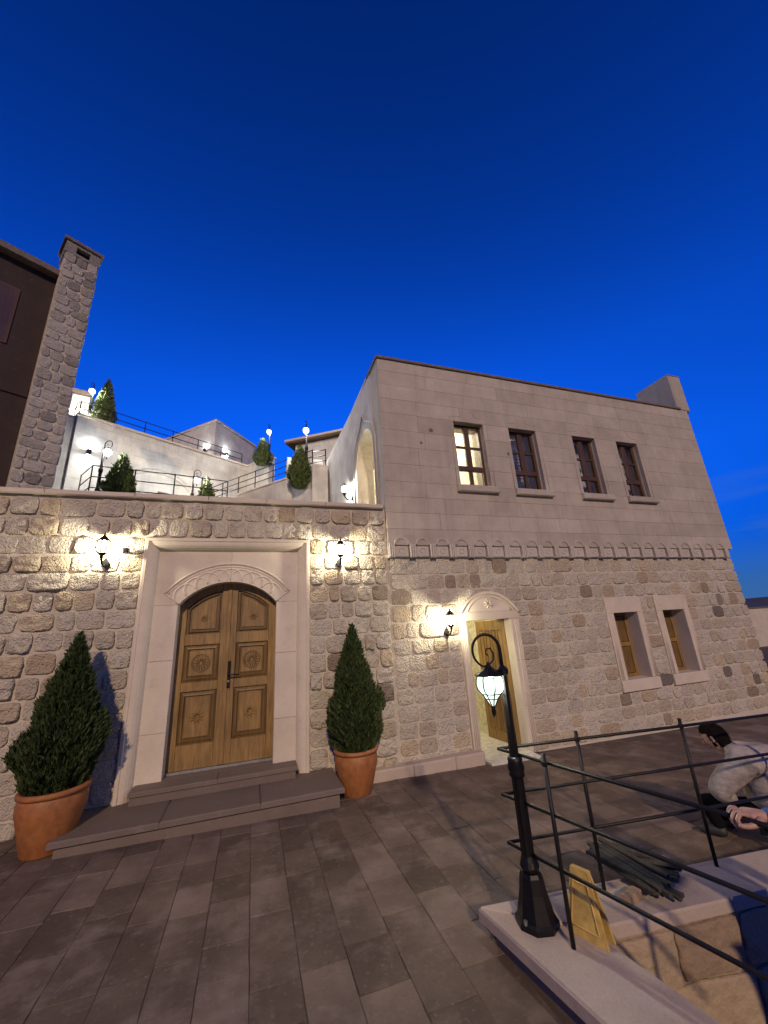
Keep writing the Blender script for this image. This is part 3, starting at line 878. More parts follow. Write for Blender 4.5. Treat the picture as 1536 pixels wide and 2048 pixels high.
# its leaf stands open into the hall, hinged on the right
ang = R(84)
leaf = empty('small_door_pivot')
bpy.data.objects.remove(leaf)
lm = MB(); LWd = .86
lm.box(-LWd, 0, .0, .045, .06, 2.15)
dl = bpy.data.objects.new('door_leaf', lm.mesh('door_leaf')); dl.data.materials.append(M['wood']); col.objects.link(dl)
dl.parent = bld; dl.location = Vector((SD[1]-.01, FY+.16, 0))-worldloc(bld); dl.rotation_euler = (0,0,-ang)
for k in range(4):
    xx = -LWd+.10+k*.178
    q = MB().sweep_rect(xx, xx+.135, 1.05, 1.98, [(0,-.001),(.014,-.012),(.03,.0005)])
    o = q.build('panel_moulding', M['wood_groove'], None); o.parent = dl
    q = MB().sweep_rect(xx, xx+.135, .22, .92, [(0,-.001),(.014,-.012),(.03,.0005)])
    o = q.build('panel_moulding', M['wood_groove'], None); o.parent = dl
q = MB().tube([(-LWd+.05,0,1.0),(-LWd+.05,-.06,1.0),(-LWd+.17,-.06,.995)], .011, 6); o = q.build('lever_handle', M['iron'], None, True); o.parent = dl

# shell of the building: left return wall with an arched opening, other walls, floors, roof
def side_x(y): return BX0+.005-(y-FY)*.0275
m = MB()
AY0, AY1, ASP, ATOP = 6.62, 7.82, 5.62, 6.25
def sw(y0, y1, z0, z1):
    m.add([(side_x(y0),y0,z0),(side_x(y1),y1,z0),(side_x(y1),y1,z1),(side_x(y0),y0,z1),(side_x(y0)+.40,y0,z0),(side_x(y1)+.40,y1,z0),(side_x(y1)+.40,y1,z1),(side_x(y0)+.40,y0,z1)],
          [(0,3,2,1),(4,5,6,7),(0,1,5,4),(3,7,6,2),(0,4,7,3),(1,2,6,5)])
sw(FY+.401, AY0, 0, 7.30); sw(AY1, 11.45, 0, 7.30); sw(AY0, AY1, 0, 4.20)
arcy, (_a, _b, _c) = arc_pts(AY0, AY1, ASP, ATOP, 18)
pts = [(AY0,ASP)]+arcy[1:-1]+[(AY1,ASP),(AY1,7.30),(AY0,7.30)]
n = len(pts)
vv = [(side_x(y_), y_, z_) for y_, z_ in pts]+[(side_x(y_)+.40, y_, z_) for y_, z_ in pts]
m.add(vv, [tuple(range(n)), tuple(range(2*n-1,n-1,-1))]+[((i+1) % n, i, n+i, n+(i+1) % n) for i in range(n)])
for y0_, y1_ in ((AY0, AY0), (AY1, AY1)): pass
m.build('side_wall', M['terrace'], bld)
hood = [(AY0-.16,4.3),(AY0-.16,5.75),(AY0-.05,6.15),(7.05,6.45),(7.22,6.66),(7.39,6.45),(AY1+.05,6.15),(AY1+.16,5.75),(AY1+.16,4.3)]
MB().tube([(side_x(y_)-.005, y_, z_) for y_, z_ in hood], .022, 6).build('arch_hood_moulding', M['terrace'], bld, True)
MB().box(side_x(FY)-.03, side_x(11.4)+.45, FY+.62, 11.5, 7.301, 7.36).build('side_coping', M['cut'], bld)
MB().box(BX0+.45, BX1-.4, FY+.61, 11.2, 7.20, 7.30).build('roof_slab', M['roof'], bld)
MB().box(BX0+.41, BX1-.06, 11.2, 11.5, -.3, 7.30).build('back_wall', M['plaster'], bld)
MB().box(BX1-.45, BX1-.061, FY+.401, 11.19, -.3, 7.29).build('end_wall', M['ashlar'], bld)
MB().box(BX0+.41, BX1-.46, FY+.402, 11.19, 3.2, 3.5).build('upper_floor', M['floor'], bld)
MB().box(4.72, 4.86, FY+.402, 11.19, 3.5, 7.2).build('partition_wall', M['plaster'], bld)
MB().box(4.75, 4.85, FY+.75, 9.3, -.2, 3.2).build('hall_wall', M['plaster'], bld)
MB().box(2.6, 2.7, FY+.45, 9.3, -.2, 3.2).build('hall_wall', M['plaster'], bld)
MB().box(2.6, 4.85, 9.3, 9.4, -.2, 3.2).build('hall_wall', M['plaster'], bld)
MB().box(2.7, 4.75, FY+.41, 9.3, -.05, .05).build('hall_floor', M['floor'], bld)
# stepped end parapet at the right
MB().cbox(BX1-.30, BX1+.16, YA-.0, 7.05, 7.302, 8.42, .03).build('end_parapet', M['ashlar'], bld)
MB().cbox(BX1-.298, BX1+.158, YA+.002, 7.048, 8.421, 8.445, .01).build('parapet_cap', M['ashlar'], bld)
for (xx, zz, rr) in ((3.19,5.80,.045),(2.95,5.5,.03),(4.93,5.45,.035)):
    MB().tube([(xx,YA-.004,zz),(xx,YA+.02,zz)], rr, 10).build('filled_bolt_hole', M['roof'], bld)

# interior lamps and furnishings
def ceiling_lamp(loc, mat, label, r_=.14):
    t = empty('ceiling_lamp', loc, label, 'lamp')
    MB().lathe([(.03,0),(.05,-.02),(.012,-.05),(.012,-.25)], 10, loc).build('ceiling_rose', M['white'], t)
    MB().lathe([(.03,-.25),(r_*.8,-.29),(r_,-.38),(r_*.8,-.47),(.02,-.51)], 14, loc).build('globe', mat, t, True)
ceiling_lamp((3.75,8.2,7.2), M['lit_room'], 'lit globe lamp in the brightly lit upper room', .16)
ceiling_lamp((6.6,8.6,7.2), M['lit_dim'], 'weak globe lamp in the dim upper room', .12)
ceiling_lamp((3.3,7.3,3.2), M['lit_hall'], 'lit globe lamp in the hall behind the small open door')
# blind behind the second window, curtains behind the third and fourth
bl = empty('slatted_blind', (5.4, FY+.34, 4.7), 'grey slatted blind behind the second upper window', 'blind')
for k in range(17):
    z = 4.74+k*.078
    MB().add([(5.06,FY+.36,z),(5.70,FY+.36,z),(5.70,FY+.33,z+.05),(5.06,FY+.33,z+.05)], [(0,1,2,3)]).build('slat', M['blind'], bl)
def curtain(x0, x1, y, z0, z1, label):
    m = MB(); n = 24
    vv = []
    for i in range(n+1):
        xx = x0+(x1-x0)*i/n; yy = y+.03*math.sin(i*1.4)
        vv += [(xx,yy,z0),(xx,yy,z1)]
    m.add(vv, [(2*i,2*i+2,2*i+3,2*i+1) for i in range(n)])
    tag(m.build('curtain', M['curtain'], None, True), label, 'curtain')
curtain(7.08, 7.42, FY+.34, 4.6, 6.15, 'pale curtain hanging behind the third upper window')
curtain(8.38, 8.76, FY+.34, 4.6, 6.15, 'pale curtain hanging behind the fourth upper window')
nb = MB().lathe([(.10,0),(.14,.06),(.12,.30),(.16,.42),(.05,.46)], 10, (4.15,6.95,4.55))
tag(nb.build('floor_vase', M['navy'], None, True), 'dark blue vase inside the bright upper window', 'vase')

# ------------------------------------------------------------------ lanterns
def bulb(root, loc, watts, colr, r_=.03):
    l = bpy.data.lights.new('lantern_light', 'POINT'); l.energy = watts; l.color = colr; l.shadow_soft_size = r_
    o = bpy.data.objects.new('lantern_light', l); col.objects.link(o); o.parent = root; o.location = loc
    return o
def wall_lantern_parts(root, glass):
    B = lambda mb, name, mat, sm=False, par=None: mb.build(name, mat, par or root, sm, False)
    # local: wall at y = 0 plane behind (+y), lantern axis at y = -.22, z = 0 at bottom tip of bracket
    ax = (0,-.2,0)
    bp = B(MB().prism([(0,0),(.05,.07),(0,.15),(-.05,.07)], -.035, -.005), 'back_plate', M['iron'])
    B(MB().tube([(0,-.03,.05),(0,-.08,.015),(0,-.14,.03),(0,-.185,.075),(0,-.2,.12)], [.012,.014,.014,.016,.02], 8), 'bracket_arm', M['iron'], True)
    B(MB().lathe([(.012,.10),(.03,.115),(.018,.13),(.045,.155),(.058,.175),(.05,.18)], 8, ax), 'cup', M['iron'])
    gl = B(MB().lathe([(.045,.181),(.066,.205),(.078,.25),(.076,.29),(.064,.325),(.055,.333)], 8, ax), 'glass', glass, True)
    rb = MB()
    for k in range(8):
        a = 2*math.pi*k/8
        rb.tube([(r_*1.06*math.cos(a), -.2+r_*1.06*math.sin(a), z) for r_, z in ((.047,.178),(.068,.205),(.08,.25),(.078,.29),(.066,.325),(.056,.336))], .0068, 4)
    B(rb, 'ribs', M['iron'], False, gl)
    cp = B(MB().lathe([(.088,.330),(.092,.338),(.07,.352),(.045,.378),(.025,.40),(.014,.41)], 8, ax), 'cap', M['iron'])
    B(MB().lathe([(.01,.41),(.016,.42),(.008,.43),(.004,.46),(.001,.475)], 8, ax), 'finial', M['iron'], False, cp)
COOL = (1.0,.975,.91)
def wall_lantern(loc, label, glass, rz=0, s=1.0, watts=100):
    t = empty('wall_lantern', loc, label, 'lantern', 'lit wall lanterns', rz)
    bulb(t, (0,-.2,.255), watts, WARM if watts < 130 else COOL)
    wall_lantern_parts(t, glass); t.scale = (s,s,s)
    return t
wall_lantern((-1.945, FY-.03, 3.115), 'lit black wall lantern left of the double door', M['lit_wall'])
wall_lantern((1.285, FY-.03, 3.10), 'lit black wall lantern right of the double door', M['lit_wall'])
wall_lantern((3.105, FY-.03, 1.93), 'lit black wall lantern beside the small open door', M['lit_wall'])
wall_lantern((side_x(8.2)-.0, 8.2, 5.0), 'lit wall lantern beside the arched opening above the wall', M['lit_terrace'], R(-90), 1.0, 140)
# small black floodlight
fl = empty('security_spotlight', (-1.70, FY-.05, 3.33), 'small black spotlight on the wall beside the left lantern', 'spotlight')
MB().tube([(-1.76,FY-.02,3.34),(-1.76,FY-.09,3.34),(-1.70,FY-.12,3.34)], .012, 6).build('mount', M['white'], fl, True)
MB().cbox(-1.735,-1.665,FY-.18,FY-.10,3.305,3.375,.012).build('housing', M['iron'], fl)

# post lamp with crook
def post_lamp_parts(root, glass):
    B = lambda mb, name, mat, sm=False, par=None: mb.build(name, mat, par or root, sm, False)
    base = B(MB().lathe([(.135,0),(.135,.03),(.118,.04),(.105,.09),(.085,.17),(.072,.25),(.062,.27)], 8), 'base', M['iron'])
    for k in range(2):
        a = math.pi*k+.6
        B(MB().tube([(.115*math.cos(a),.115*math.sin(a),.03),(.115*math.cos(a),.115*math.sin(a),.055)], .012, 6), 'anchor_bolt', M['steel'], False, base)
    B(MB().lathe([(.05,.27),(.062,.30),(.052,.33),(.043,.36),(.04,.80)], 20, (0,0,0), (.36,.80)), 'shaft', M['iron'])
    B(MB().lathe([(.042,.80),(.056,.815),(.05,.83),(.058,.86),(.05,.895),(.052,.915),(.04,.93)], 14), 'collar', M['iron'], True)
    B(MB().lathe([(.033,.93),(.029,1.10),(.027,1.46)], 16, (0,0,0), (.93,1.46)), 'upper_shaft', M['iron'])
    B(MB().lathe([(.03,1.46),(.042,1.475),(.042,1.50),(.03,1.515),(.016,1.53)], 12), 'shaft_cap', M['iron'])
    # crook: up, over and down in a circle, ending in a curl (arm points to local -x)
    cx, cz, r_ = -.105, 1.64, .105
    pts = [(0,0,1.52),(0,0,1.58)] + [(cx+r_*math.cos(a), 0, cz+r_*1.12*math.sin(a)) for a in [R(d) for d in range(0, 262, 12)]]
    c2x, c2z, r2 = -.10, 1.575, .045
    pts += [(c2x+.012, 0, 1.545), (c2x+.04, 0, 1.57), (c2x+.048, 0, 1.615), (c2x+.026, 0, 1.655), (c2x-.004, 0, 1.65), (c2x-.012, 0, 1.62), (c2x+.004, 0, 1.605)]
    rad = [.014]*2+[.0135-.0003*i for i in range(len(pts)-2)]
    B(MB().tube(pts, rad, 8), 'crook', M['iron'], True)
    lx = -.105
    zf = lambda z: 1.185+(z-1.05)*.78
    B(MB().lathe([(q, zf(z)) for q, z in [(.012,1.53),(.012,1.505),(.022,1.495),(.03,1.48),(.045,1.465),(.085,1.435),(.108,1.418),(.108,1.408),(.09,1.404)][::-1]], 8, (lx,0,0)), 'lantern_cap', M['iron'])
    gl = B(MB().lathe([(q, zf(z)) for q, z in [(.018,1.15),(.034,1.185),(.042,1.205),(.060,1.245),(.066,1.25),(.092,1.29),(.098,1.335),(.094,1.38),(.084,1.403)]], 8, (lx,0,0)), 'lantern_glass', glass, True)
    rb = MB()
    for k in range(8):
        a = 2*math.pi*k/8
        rb.tube([(lx+q*1.05*math.cos(a), q*1.05*math.sin(a), zf(z)) for q, z in ((.019,1.15),(.043,1.205),(.067,1.25),(.094,1.29),(.10,1.335),(.096,1.38),(.086,1.405))], .0055, 4)
    for q, z in ((.0475,1.207),(.071,1.25)):
        rb.tube([(lx+q*math.cos(2*math.pi*i/16), q*math.sin(2*math.pi*i/16), zf(z)) for i in range(17)], .0045, 4, False)
    B(rb, 'lantern_ribs', M['iron'], False, gl)
    B(MB().lathe([(q, zf(z)) for q, z in [(.004,1.05),(.014,1.075),(.018,1.10),(.012,1.12),(.02,1.13),(.02,1.15)]], 10, (lx,0,0)), 'finial', M['iron'], True)
def post_lamp(loc, label, glass, rz=0, s=1.0, group='post lamps on the terraces', watts=330, colr=COOL):
    t = empty('post_lamp', loc, label, 'lamp post', group, rz)
    bulb(t, (-.105,0,1.40), watts, colr)
    post_lamp_parts(t, glass); t.scale = (s,s,s)
    return t
post_lamp((1.792, 2.685, .25), 'tall black post lamp with scrolled crook on the stairwell corner', M['lit_post'], R(-16), 1.0, None, 55, (.95,1.0,.86))

# ------------------------------------------------------------------ potted conifers at the door
def crown_mesh(h, rmax, n, seed, size=.05, zlow=.18, power=.8):
    r_ = random.Random(seed); vv = []; ff = []
    def radius(t):      # t 0 bottom .. 1 tip
        up = (1-t)**power if t > zlow else (1-zlow)**power
        lowf = min(1, .55+.45*t/zlow) if t < zlow else 1
        return rmax*up/((1-zlow)**power)*lowf
    off = Vector((seed*7.3, seed*2.9, 0))
    for i in range(n):
        t = 1-math.sqrt(r_.random()); t = min(.995, t*1.02)
        a = r_.uniform(0, 2*math.pi)
        lump = 1+.36*noise.noise(Vector((math.cos(a)*2.4, math.sin(a)*2.4, t*h*4.0))+off)+.2*noise.noise(Vector((math.cos(a)*6, math.sin(a)*6, t*h*10))+off)
        rr = radius(t)*lump*(1-.42*r_.random()**2.2)
        p = Vector((rr*math.cos(a), rr*math.sin(a), t*h))
        d = Vector((math.cos(a)*.55, math.sin(a)*.55, .85))+Vector((r_.uniform(-.4,.4), r_.uniform(-.4,.4), r_.uniform(-.3,.3)))
        d.normalize()
        sd = d.cross(Vector((r_.uniform(-1,1), r_.uniform(-1,1), r_.uniform(-1,1)))).normalized()
        l = size*r_.uniform(.6,1.5); w = size*r_.uniform(.14,.26)
        k = len(vv)
        vv += [p-d*l*.3, p+sd*w+d*l*.2, p+d*l, p-sd*w+d*l*.2]
        ff.append((k,k+1,k+2,k+3))
    q = MB(); q.add(vv, ff)
    return q
def cone_core(h, rmax, seed):
    q = MB(); prof = [(rmax*.42,.0),(rmax*.62,h*.12),(rmax*.55,h*.3),(rmax*.36,h*.6),(rmax*.05,h*.93)]
    q.lathe(prof, 10)
    return q
def pot_profile(r_top, h, foot=.68):
    return [(r_top*foot*.96,0),(r_top*foot,.01),(r_top*.86,h*.40),(r_top*.99,h*.66),(r_top*1.0,h*.80),(r_top*.95,h*.88),(r_top*.93,h*.90),(r_top*1.03,h*.915),(r_top*1.05,h*.95),(r_top*1.03,h),(r_top*.92,h),(r_top*.88,h*.93)]
def potted(loc, rt, ph, th, tr, n, label, seed):
    t = empty('potted_conifer', loc, label, 'potted tree', 'potted conifers flanking the double door')
    MB().lathe(pot_profile(rt, ph), 40).build('pot', M['terracotta'], t, True, False)
    MB().lathe([(rt*.86,ph*.90),(rt*.6,ph*.94),(.01,ph*.95)], 16).build('soil', M['soil'], t, True, False)
    MB().tube([(0,0,ph*.9),(.01,0,ph+.3),(0,.01,ph+th*.7)], [.03,.025,.008], 7).build('trunk', M['bark'], t, True, False)
    cr = crown_mesh(th, tr, n, seed, .05, .22, .92); cr.v = [(x,y,z+ph-.03) for x,y,z in cr.v]
    cb = cr.build('crown', M['leaf'], t, False, False)
    co = cone_core(th, tr, seed); co.v = [(x,y,z+ph-.02) for x,y,z in co.v]
    co.build('inner_branches', M['leaf'], cb, False, False)
    return t
potted((-1.935, 5.66, gz(-2.0)), .305, .57, 1.58, .385, 20000, 'conical conifer in a terracotta pot left of the double door', 4)
potted((1.385, 5.76, gz(1.38)), .285, .53, 1.61, .385, 20000, 'conical conifer in a terracotta pot right of the double door', 9)

# ------------------------------------------------------------------ stairwell with coping, railing and lamp
CT = .25
stw = empty('stairwell', (3.2, 2.0, 0), 'sunken stairwell with wide stone coping at the right foreground', 'stairwell')
# coping slabs: near side (along the plaza) and far side
nd = Vector((.132,-1.0)).normalized()
no = Vector((1.526,2.961)); ni = Vector((2.052,2.497))
def nq(o_, t): p = o_+nd*t; return (p.x, p.y)
fo_d = Vector((1.157,-.169)).normalized()
def fq(o_, t): p = o_+fo_d*t; return (p.x, p.y)
inner_c = (2.052,2.506)
edges = [0.0, 1.15, 2.3, 2.95]
MB().tbox([nq(no,1.15), nq(Vector((2.052,2.506)),.70), inner_c, (1.526,2.961)][::1], CT-.075, CT, .014).build('coping_slab', M['coping'], stw)
MB().tbox([nq(no,2.3), nq(Vector((2.052,2.506)),1.85), nq(Vector((2.052,2.506)),.703), nq(no,1.153)], CT-.075, CT, .014).build('coping_slab', M['coping'], stw)
MB().tbox([nq(no,2.95), nq(Vector((2.052,2.506)),2.5), nq(Vector((2.052,2.506)),1.853), nq(no,2.303)], CT-.075, CT, .014).build('coping_slab', M['coping'], stw)
fl_o = Vector((1.533,2.963)); fl_i = Vector(inner_c)+Vector((.003,.004))
prev = 0
for (o0, o1, i0, i1) in ((0,1.55,0,1.05),(1.553,2.75,1.053,2.2),(2.753,4.3,2.203,3.75)):
    MB().tbox([fq(fl_i,i0), fq(fl_i,i1), fq(fl_o,o1), fq(fl_o,o0)], CT-.075, CT-.001, .014).build('coping_slab', M['coping'], stw)
# walls under the coping
def quadwall(a, b, c_, d, z0, z1, name, mat):
    vv = [(*a,z0),(*b,z0),(*c_,z0),(*d,z0),(*a,z1),(*b,z1),(*c_,z1),(*d,z1)]
    MB().add(vv, [(3,2,1,0),(4,5,6,7),(0,1,5,4),(1,2,6,5),(2,3,7,6),(3,0,4,7)]).build(name, mat, stw)
quadwall((1.60,2.90),(1.93,.30),(2.27,.30),(2.04,2.53), -2.3, CT-.076, 'near_wall', M['step'])
quadwall((2.041,2.53),(5.60,2.02),(5.64,2.42),(1.601,2.90), -2.3, CT-.077, 'far_wall', M['pit'])
quadwall((5.60,.30),(5.95,.30),(5.95,2.40),(5.601,2.02), -2.3, .0, 'end_wall', M['mortar'])
quadwall((1.93,-.05),(5.95,-.05),(5.95,.298),(1.93,.298), -2.3, .0, 'close_wall', M['mortar'])
MB().box(2.0,5.9,.0,2.6,-2.35,-2.30).build('pit_floor', M['step'], stw)
for k in range(8):
    MB().tbox([(2.3+k*.30,.30),(2.3+(k+1)*.30-.004,.30),(2.3+(k+1)*.30-.004,1.45),(2.3+k*.30,1.45)], -2.28, -.22-k*.17, .01).build('stair_tread', M['step'], stw)
# big blocks facing the far wall of the pit
fx = lambda s, z: ((2.05+fo_d.x*s, 2.526+fo_d.y*s-.002, z), (0,0,math.atan2(fo_d.y, fo_d.x)))
rubble(stw, .0, 3.4, [-1.5,-1.12,-.78,-.44,-.12,.165], [], 0, random.Random(21), .35, .66, .012, .028, .014, STONES_PIT, fx)

rail = empty('iron_railing', (1.78, 2.85, CT), 'black twisted iron railing round the stairwell in the right foreground', 'railing')
RC = {1.19:(1.770,2.850), .905:(1.752,2.845), .615:(1.755,2.850)}
hand_pt = Vector((2.13,1.30)); far_end = Vector((5.35,2.36))
for z in (1.19,.905,.615):
    c_ = Vector(RC[z])
    MB().tube([(c_.x,c_.y,z), ((c_.x+hand_pt.x)/2,(c_.y+hand_pt.y)/2,z), (hand_pt.x+.22,hand_pt.y-.95,z)], .0115, 8).build('rail', M['iron_rough'], rail, True)
    MB().tube([(c_.x-.003,c_.y,z), (3.366,2.615,z), (far_end.x,far_end.y,z)], .0112, 8).build('rail', M['iron_rough'], rail, True)
for (x_, y_) in ((1.845,2.435),(2.42,2.755),(3.372,2.622),(4.40,2.478),(2.19,1.15)):
    p = MB().tube([(x_,y_,CT-.02),(x_,y_,1.245)], .0135, 8).build('rail_post', M['iron_rough'], rail, True)
    MB().lathe([(.013,1.17),(.021,1.18),(.021,1.20),(.013,1.21)], 8, (x_,y_,0)).build('post_collar', M['iron_rough'], p)

# yellow floor sign
sg = empty('floor_sign', (2.0,2.46,CT), 'small yellow folding floor sign standing on the coping', 'sign')
sd_ = Vector((.32,-.947)); sn = Vector((.947,.32))
def sgp(s, o_, z): p = Vector((2.005,2.465))+sd_*s+sn*o_; return (p.x,p.y,z)
for sgn, nm in ((-1,'front_panel'),(1,'rear_panel')):
    vv = []
    for th_ in (0,.018):
        for (s, z, o_) in ((-.125,CT,.045),(.125,CT,.045),(.055,CT+.335,.012),(-.055,CT+.335,.012)):
            vv.append(sgp(s*(1 if sgn < 0 else 1), sgn*(o_+.004-th_*.9), z+.001))
    pnl = MB().add(vv, [(0,1,2,3),(7,6,5,4),(0,4,5,1),(1,5,6,2),(2,6,7,3),(3,7,4,0)]).build(nm, M['yellow'], sg)
    vv = []
    for (s, z, o_) in ((-.085,CT+.05,.039),(.085,CT+.05,.039),(.045,CT+.27,.018),(-.045,CT+.27,.018)):
        vv.append(sgp(s, sgn*(o_+.0095), z))
    MB().tube(vv+[vv[0]], .005, 5, False).build('raised_border', M['yellow'], pnl)

# pile of dark laths on wooden blocks and a white sheet
for k, (x_, y_, rz_) in enumerate(((2.50,2.60,12),(2.72,2.60,-8),(2.95,2.66,20),(3.02,2.78,5))):
    o = MB().cbox(-.075,.075,-.03,.03,0,.045,.005).build('wood_block', M['pale_wood'])
    o.location = (x_, y_, CT-.001); o.rotation_euler = (0,0,R(rz_))
    tag(o, 'raw wooden block under the pile of dark laths', 'wood block', 'wood blocks under the laths')
rl = random.Random(31)
for k in range(22):
    fan = k % 3 == 2
    L_ = rl.uniform(.50,.68) if not fan else rl.uniform(.42,.5)
    o = MB().cbox(-L_/2, L_/2, -.015, .015, -.011, .011, .003).build('lath', M['lath'])
    ex = rl.uniform(-.11,.11) if not fan else rl.uniform(.08,.22)
    lay = k // 7
    o.location = (2.68+ex, 2.76+ex*.10+rl.uniform(-.04,.04), CT+.062+lay*.018)
    o.rotation_euler = (R(rl.uniform(-20,20)), R(rl.uniform(-3,5)), R(rl.uniform(-93,-76) if not fan else rl.uniform(-72,-50)))
    tag(o, 'dark weathered lath in the pile on the stairwell coping', 'lath', 'pile of dark laths')
o = MB().tbox([(2.04,2.93),(2.22,2.86),(2.34,3.06),(2.15,3.12)], gz(2.2)+.008, gz(2.2)+.03, .004).build('white_tile', M['floor'])
tag(o, 'loose white stone tile lying by the lamp post foot', 'tile')

# ------------------------------------------------------------------ people
def skin_body(name, joints, bones, mat, parent, sub=2):
    names = list(joints)
    me = bpy.data.meshes.new(name)
    off = worldloc(parent)
    me.from_pydata([Vector(joints[n_][0])-off for n_ in names], [(names.index(a), names.index(b)) for a, b in bones], [])
    me.update(); me.materials.append(mat)
    o = bpy.data.objects.new(name, me); col.objects.link(o); o.parent = parent
    sk = o.modifiers.new('skin', 'SKIN'); sk.use_smooth_shade = True
    if not me.skin_vertices: 
        bpy.context.view_layer.objects.active = o
        bpy.ops.mesh.customdata_skin_add()
    for i, n_ in enumerate(names):
        r_ = joints[n_][1]
        me.skin_vertices[0].data[i].radius = (r_, r_) if not hasattr(r_, '__len__') else r_
    me.skin_vertices[0].data[0].use_root = True
    ss = o.modifiers.new('subdivision', 'SUBSURF'); ss.levels = sub; ss.render_levels = sub
    return o
def ellipsoid(c_, r_, n=20, rot=None, squash=None):
    q = MB(); vv = []; ff = []
    for i in range(n//2+1):
        th_ = math.pi*i/(n//2)
        for k in range(n):
            a = 2*math.pi*k/n
            p = Vector((r_[0]*math.sin(th_)*math.cos(a), r_[1]*math.sin(th_)*math.sin(a), r_[2]*math.cos(th_)))
            if squash: p = squash(p)
            if rot: p = rot @ p
            vv.append(p+Vector(c_))
    for i in range(n//2):
        for k in range(n):
            l = (k+1) % n
            ff.append((i*n+k, (i+1)*n+k, (i+1)*n+l, i*n+l))
    return q.add(vv, ff)

# person crouching behind the far railing
pc = Vector((4.40,3.10,0)); pa = Vector((.818,.576,0)); pr_ = Vector((.576,-.818,0))
def pp(px, py, da=0.0): return at_plane(px, py, pc+pa*da, pa)
p1 = empty('person', (4.45,3.1,gz(4.4)), 'crouching person in a grey-beige jacket and black trousers, dark hair, beyond the railing', 'person')
gzp = gz(4.3)
hip = pp(1548,1632,.10); hip.z = .24
chest = pp(1507,1522,.03); upper = pp(1480,1506,.0)
neck = pp(1452,1500,.0); headc = pp(1428,1475,.0)
sL, sR = pp(1484,1528,-.12), pp(1484,1525,.18)
eL = pp(1424,1583,-.16); eR = pp(1440,1585,.20)
hL = pp(1475,1600,-.02); hR = pp(1470,1605,.08)
kL = pp(1403,1598,.02); kR = pp(1425,1610,.26)
fL = pp(1455,1695,.02); fR = pp(1475,1690,.24)
aL = Vector((fL.x,fL.y,gzp+.085)); aR = Vector((fR.x,fR.y,gzp+.085))
tL = fL-pr_*.16; tL.z = gzp+.03; tR = fR-pr_*.16; tR.z = gzp+.03
hipL, hipR = hip-pa*.08, hip+pa*.12
face_dir = (headc-neck).normalized()
body = skin_body('body', {'pelvis':(hip,.10),'chest':(chest,.09),'neck':(neck,.055),'jaw':(headc+Vector((0,0,-.03)),.07),'head':(headc+Vector((0,0,.04)),.085),
    'sl':(sL,.035),'el':(eL,.032),'hl':(hL,.026),'sr':(sR,.035),'er':(eR,.04),'hr':(hR,.028),
    'hpl':(hipL,.085),'kl':(kL,.055),'al':(aL,.03),'hpr':(hipR,.085),'kr':(kR,.055),'ar':(aR,.03)},
    [('pelvis','chest'),('chest','neck'),('neck','jaw'),('jaw','head'),('chest','sl'),('sl','el'),('el','hl'),('chest','sr'),('sr','er'),('er','hr'),
     ('pelvis','hpl'),('hpl','kl'),('kl','al'),('pelvis','hpr'),('hpr','kr'),('kr','ar')], M['skin'], p1)
skin_body('jacket', {'waist':(hip+Vector((0,0,.02)),(.20,.19)),'mid':(hip.lerp(chest,.5)+pr_*.06+Vector((0,0,.03)),(.24,.22)),'chest':(chest+Vector((0,0,.0)),(.225,.215)),'hood':(pp(1482,1492,.0),(.11,.10)),'upper':(upper.lerp(neck,.15)-Vector((0,0,.01)),(.165,.165)),'collar':(neck-Vector((0,0,.015)),(.082,.082)),
    'sl':(sL,.125),'ml':(sL.lerp(eL,.5)+Vector((0,0,-.01)),.115),'el':(eL+pr_*.03,.10),'fl':(eL.lerp(hL,.6),.08),'wl':(eL.lerp(hL,.95),.05),
    'sr':(sR,.10),'er':(eR,.07),'wr':(eR.lerp(hR,.9),.045)},
    [('waist','mid'),('mid','chest'),('chest','upper'),('upper','collar'),('upper','hood'),('upper','sl'),('sl','ml'),('ml','el'),('el','fl'),('fl','wl'),('upper','sr'),('sr','er'),('er','wr')], M['jacket'], p1)
skin_body('trousers', {'pelvis':(hip-Vector((0,0,.03)),.14),'hpl':(hipL,.11),'tl':(hipL.lerp(kL,.55),.095),'kl':(kL,.083),'cl':(kL.lerp(aL,.5),.065),'al':(aL-Vector((0,0,.02)),.052),
    'hpr':(hipR,.11),'kr':(kR,.082),'cr':(kR.lerp(aR,.5),.064),'ar':(aR-Vector((0,0,.02)),.052)},
    [('pelvis','hpl'),('hpl','tl'),('tl','kl'),('kl','cl'),('cl','al'),('pelvis','hpr'),('hpr','kr'),('kr','cr'),('cr','ar')], M['trousers'], p1)
for f_, a_, t_ in ((fL,aL,tL),(fR,aR,tR)):
    skin_body('shoe', {'h':(Vector((f_.x,f_.y,gzp+.052))+pr_*.04,.054),'m':(Vector((f_.x,f_.y,gzp+.048))-pr_*.08,.05),'t':(Vector((f_.x,f_.y,gzp+.035))-pr_*.19,.034)}, [('h','m'),('m','t')], M['shoe'], p1, 1)
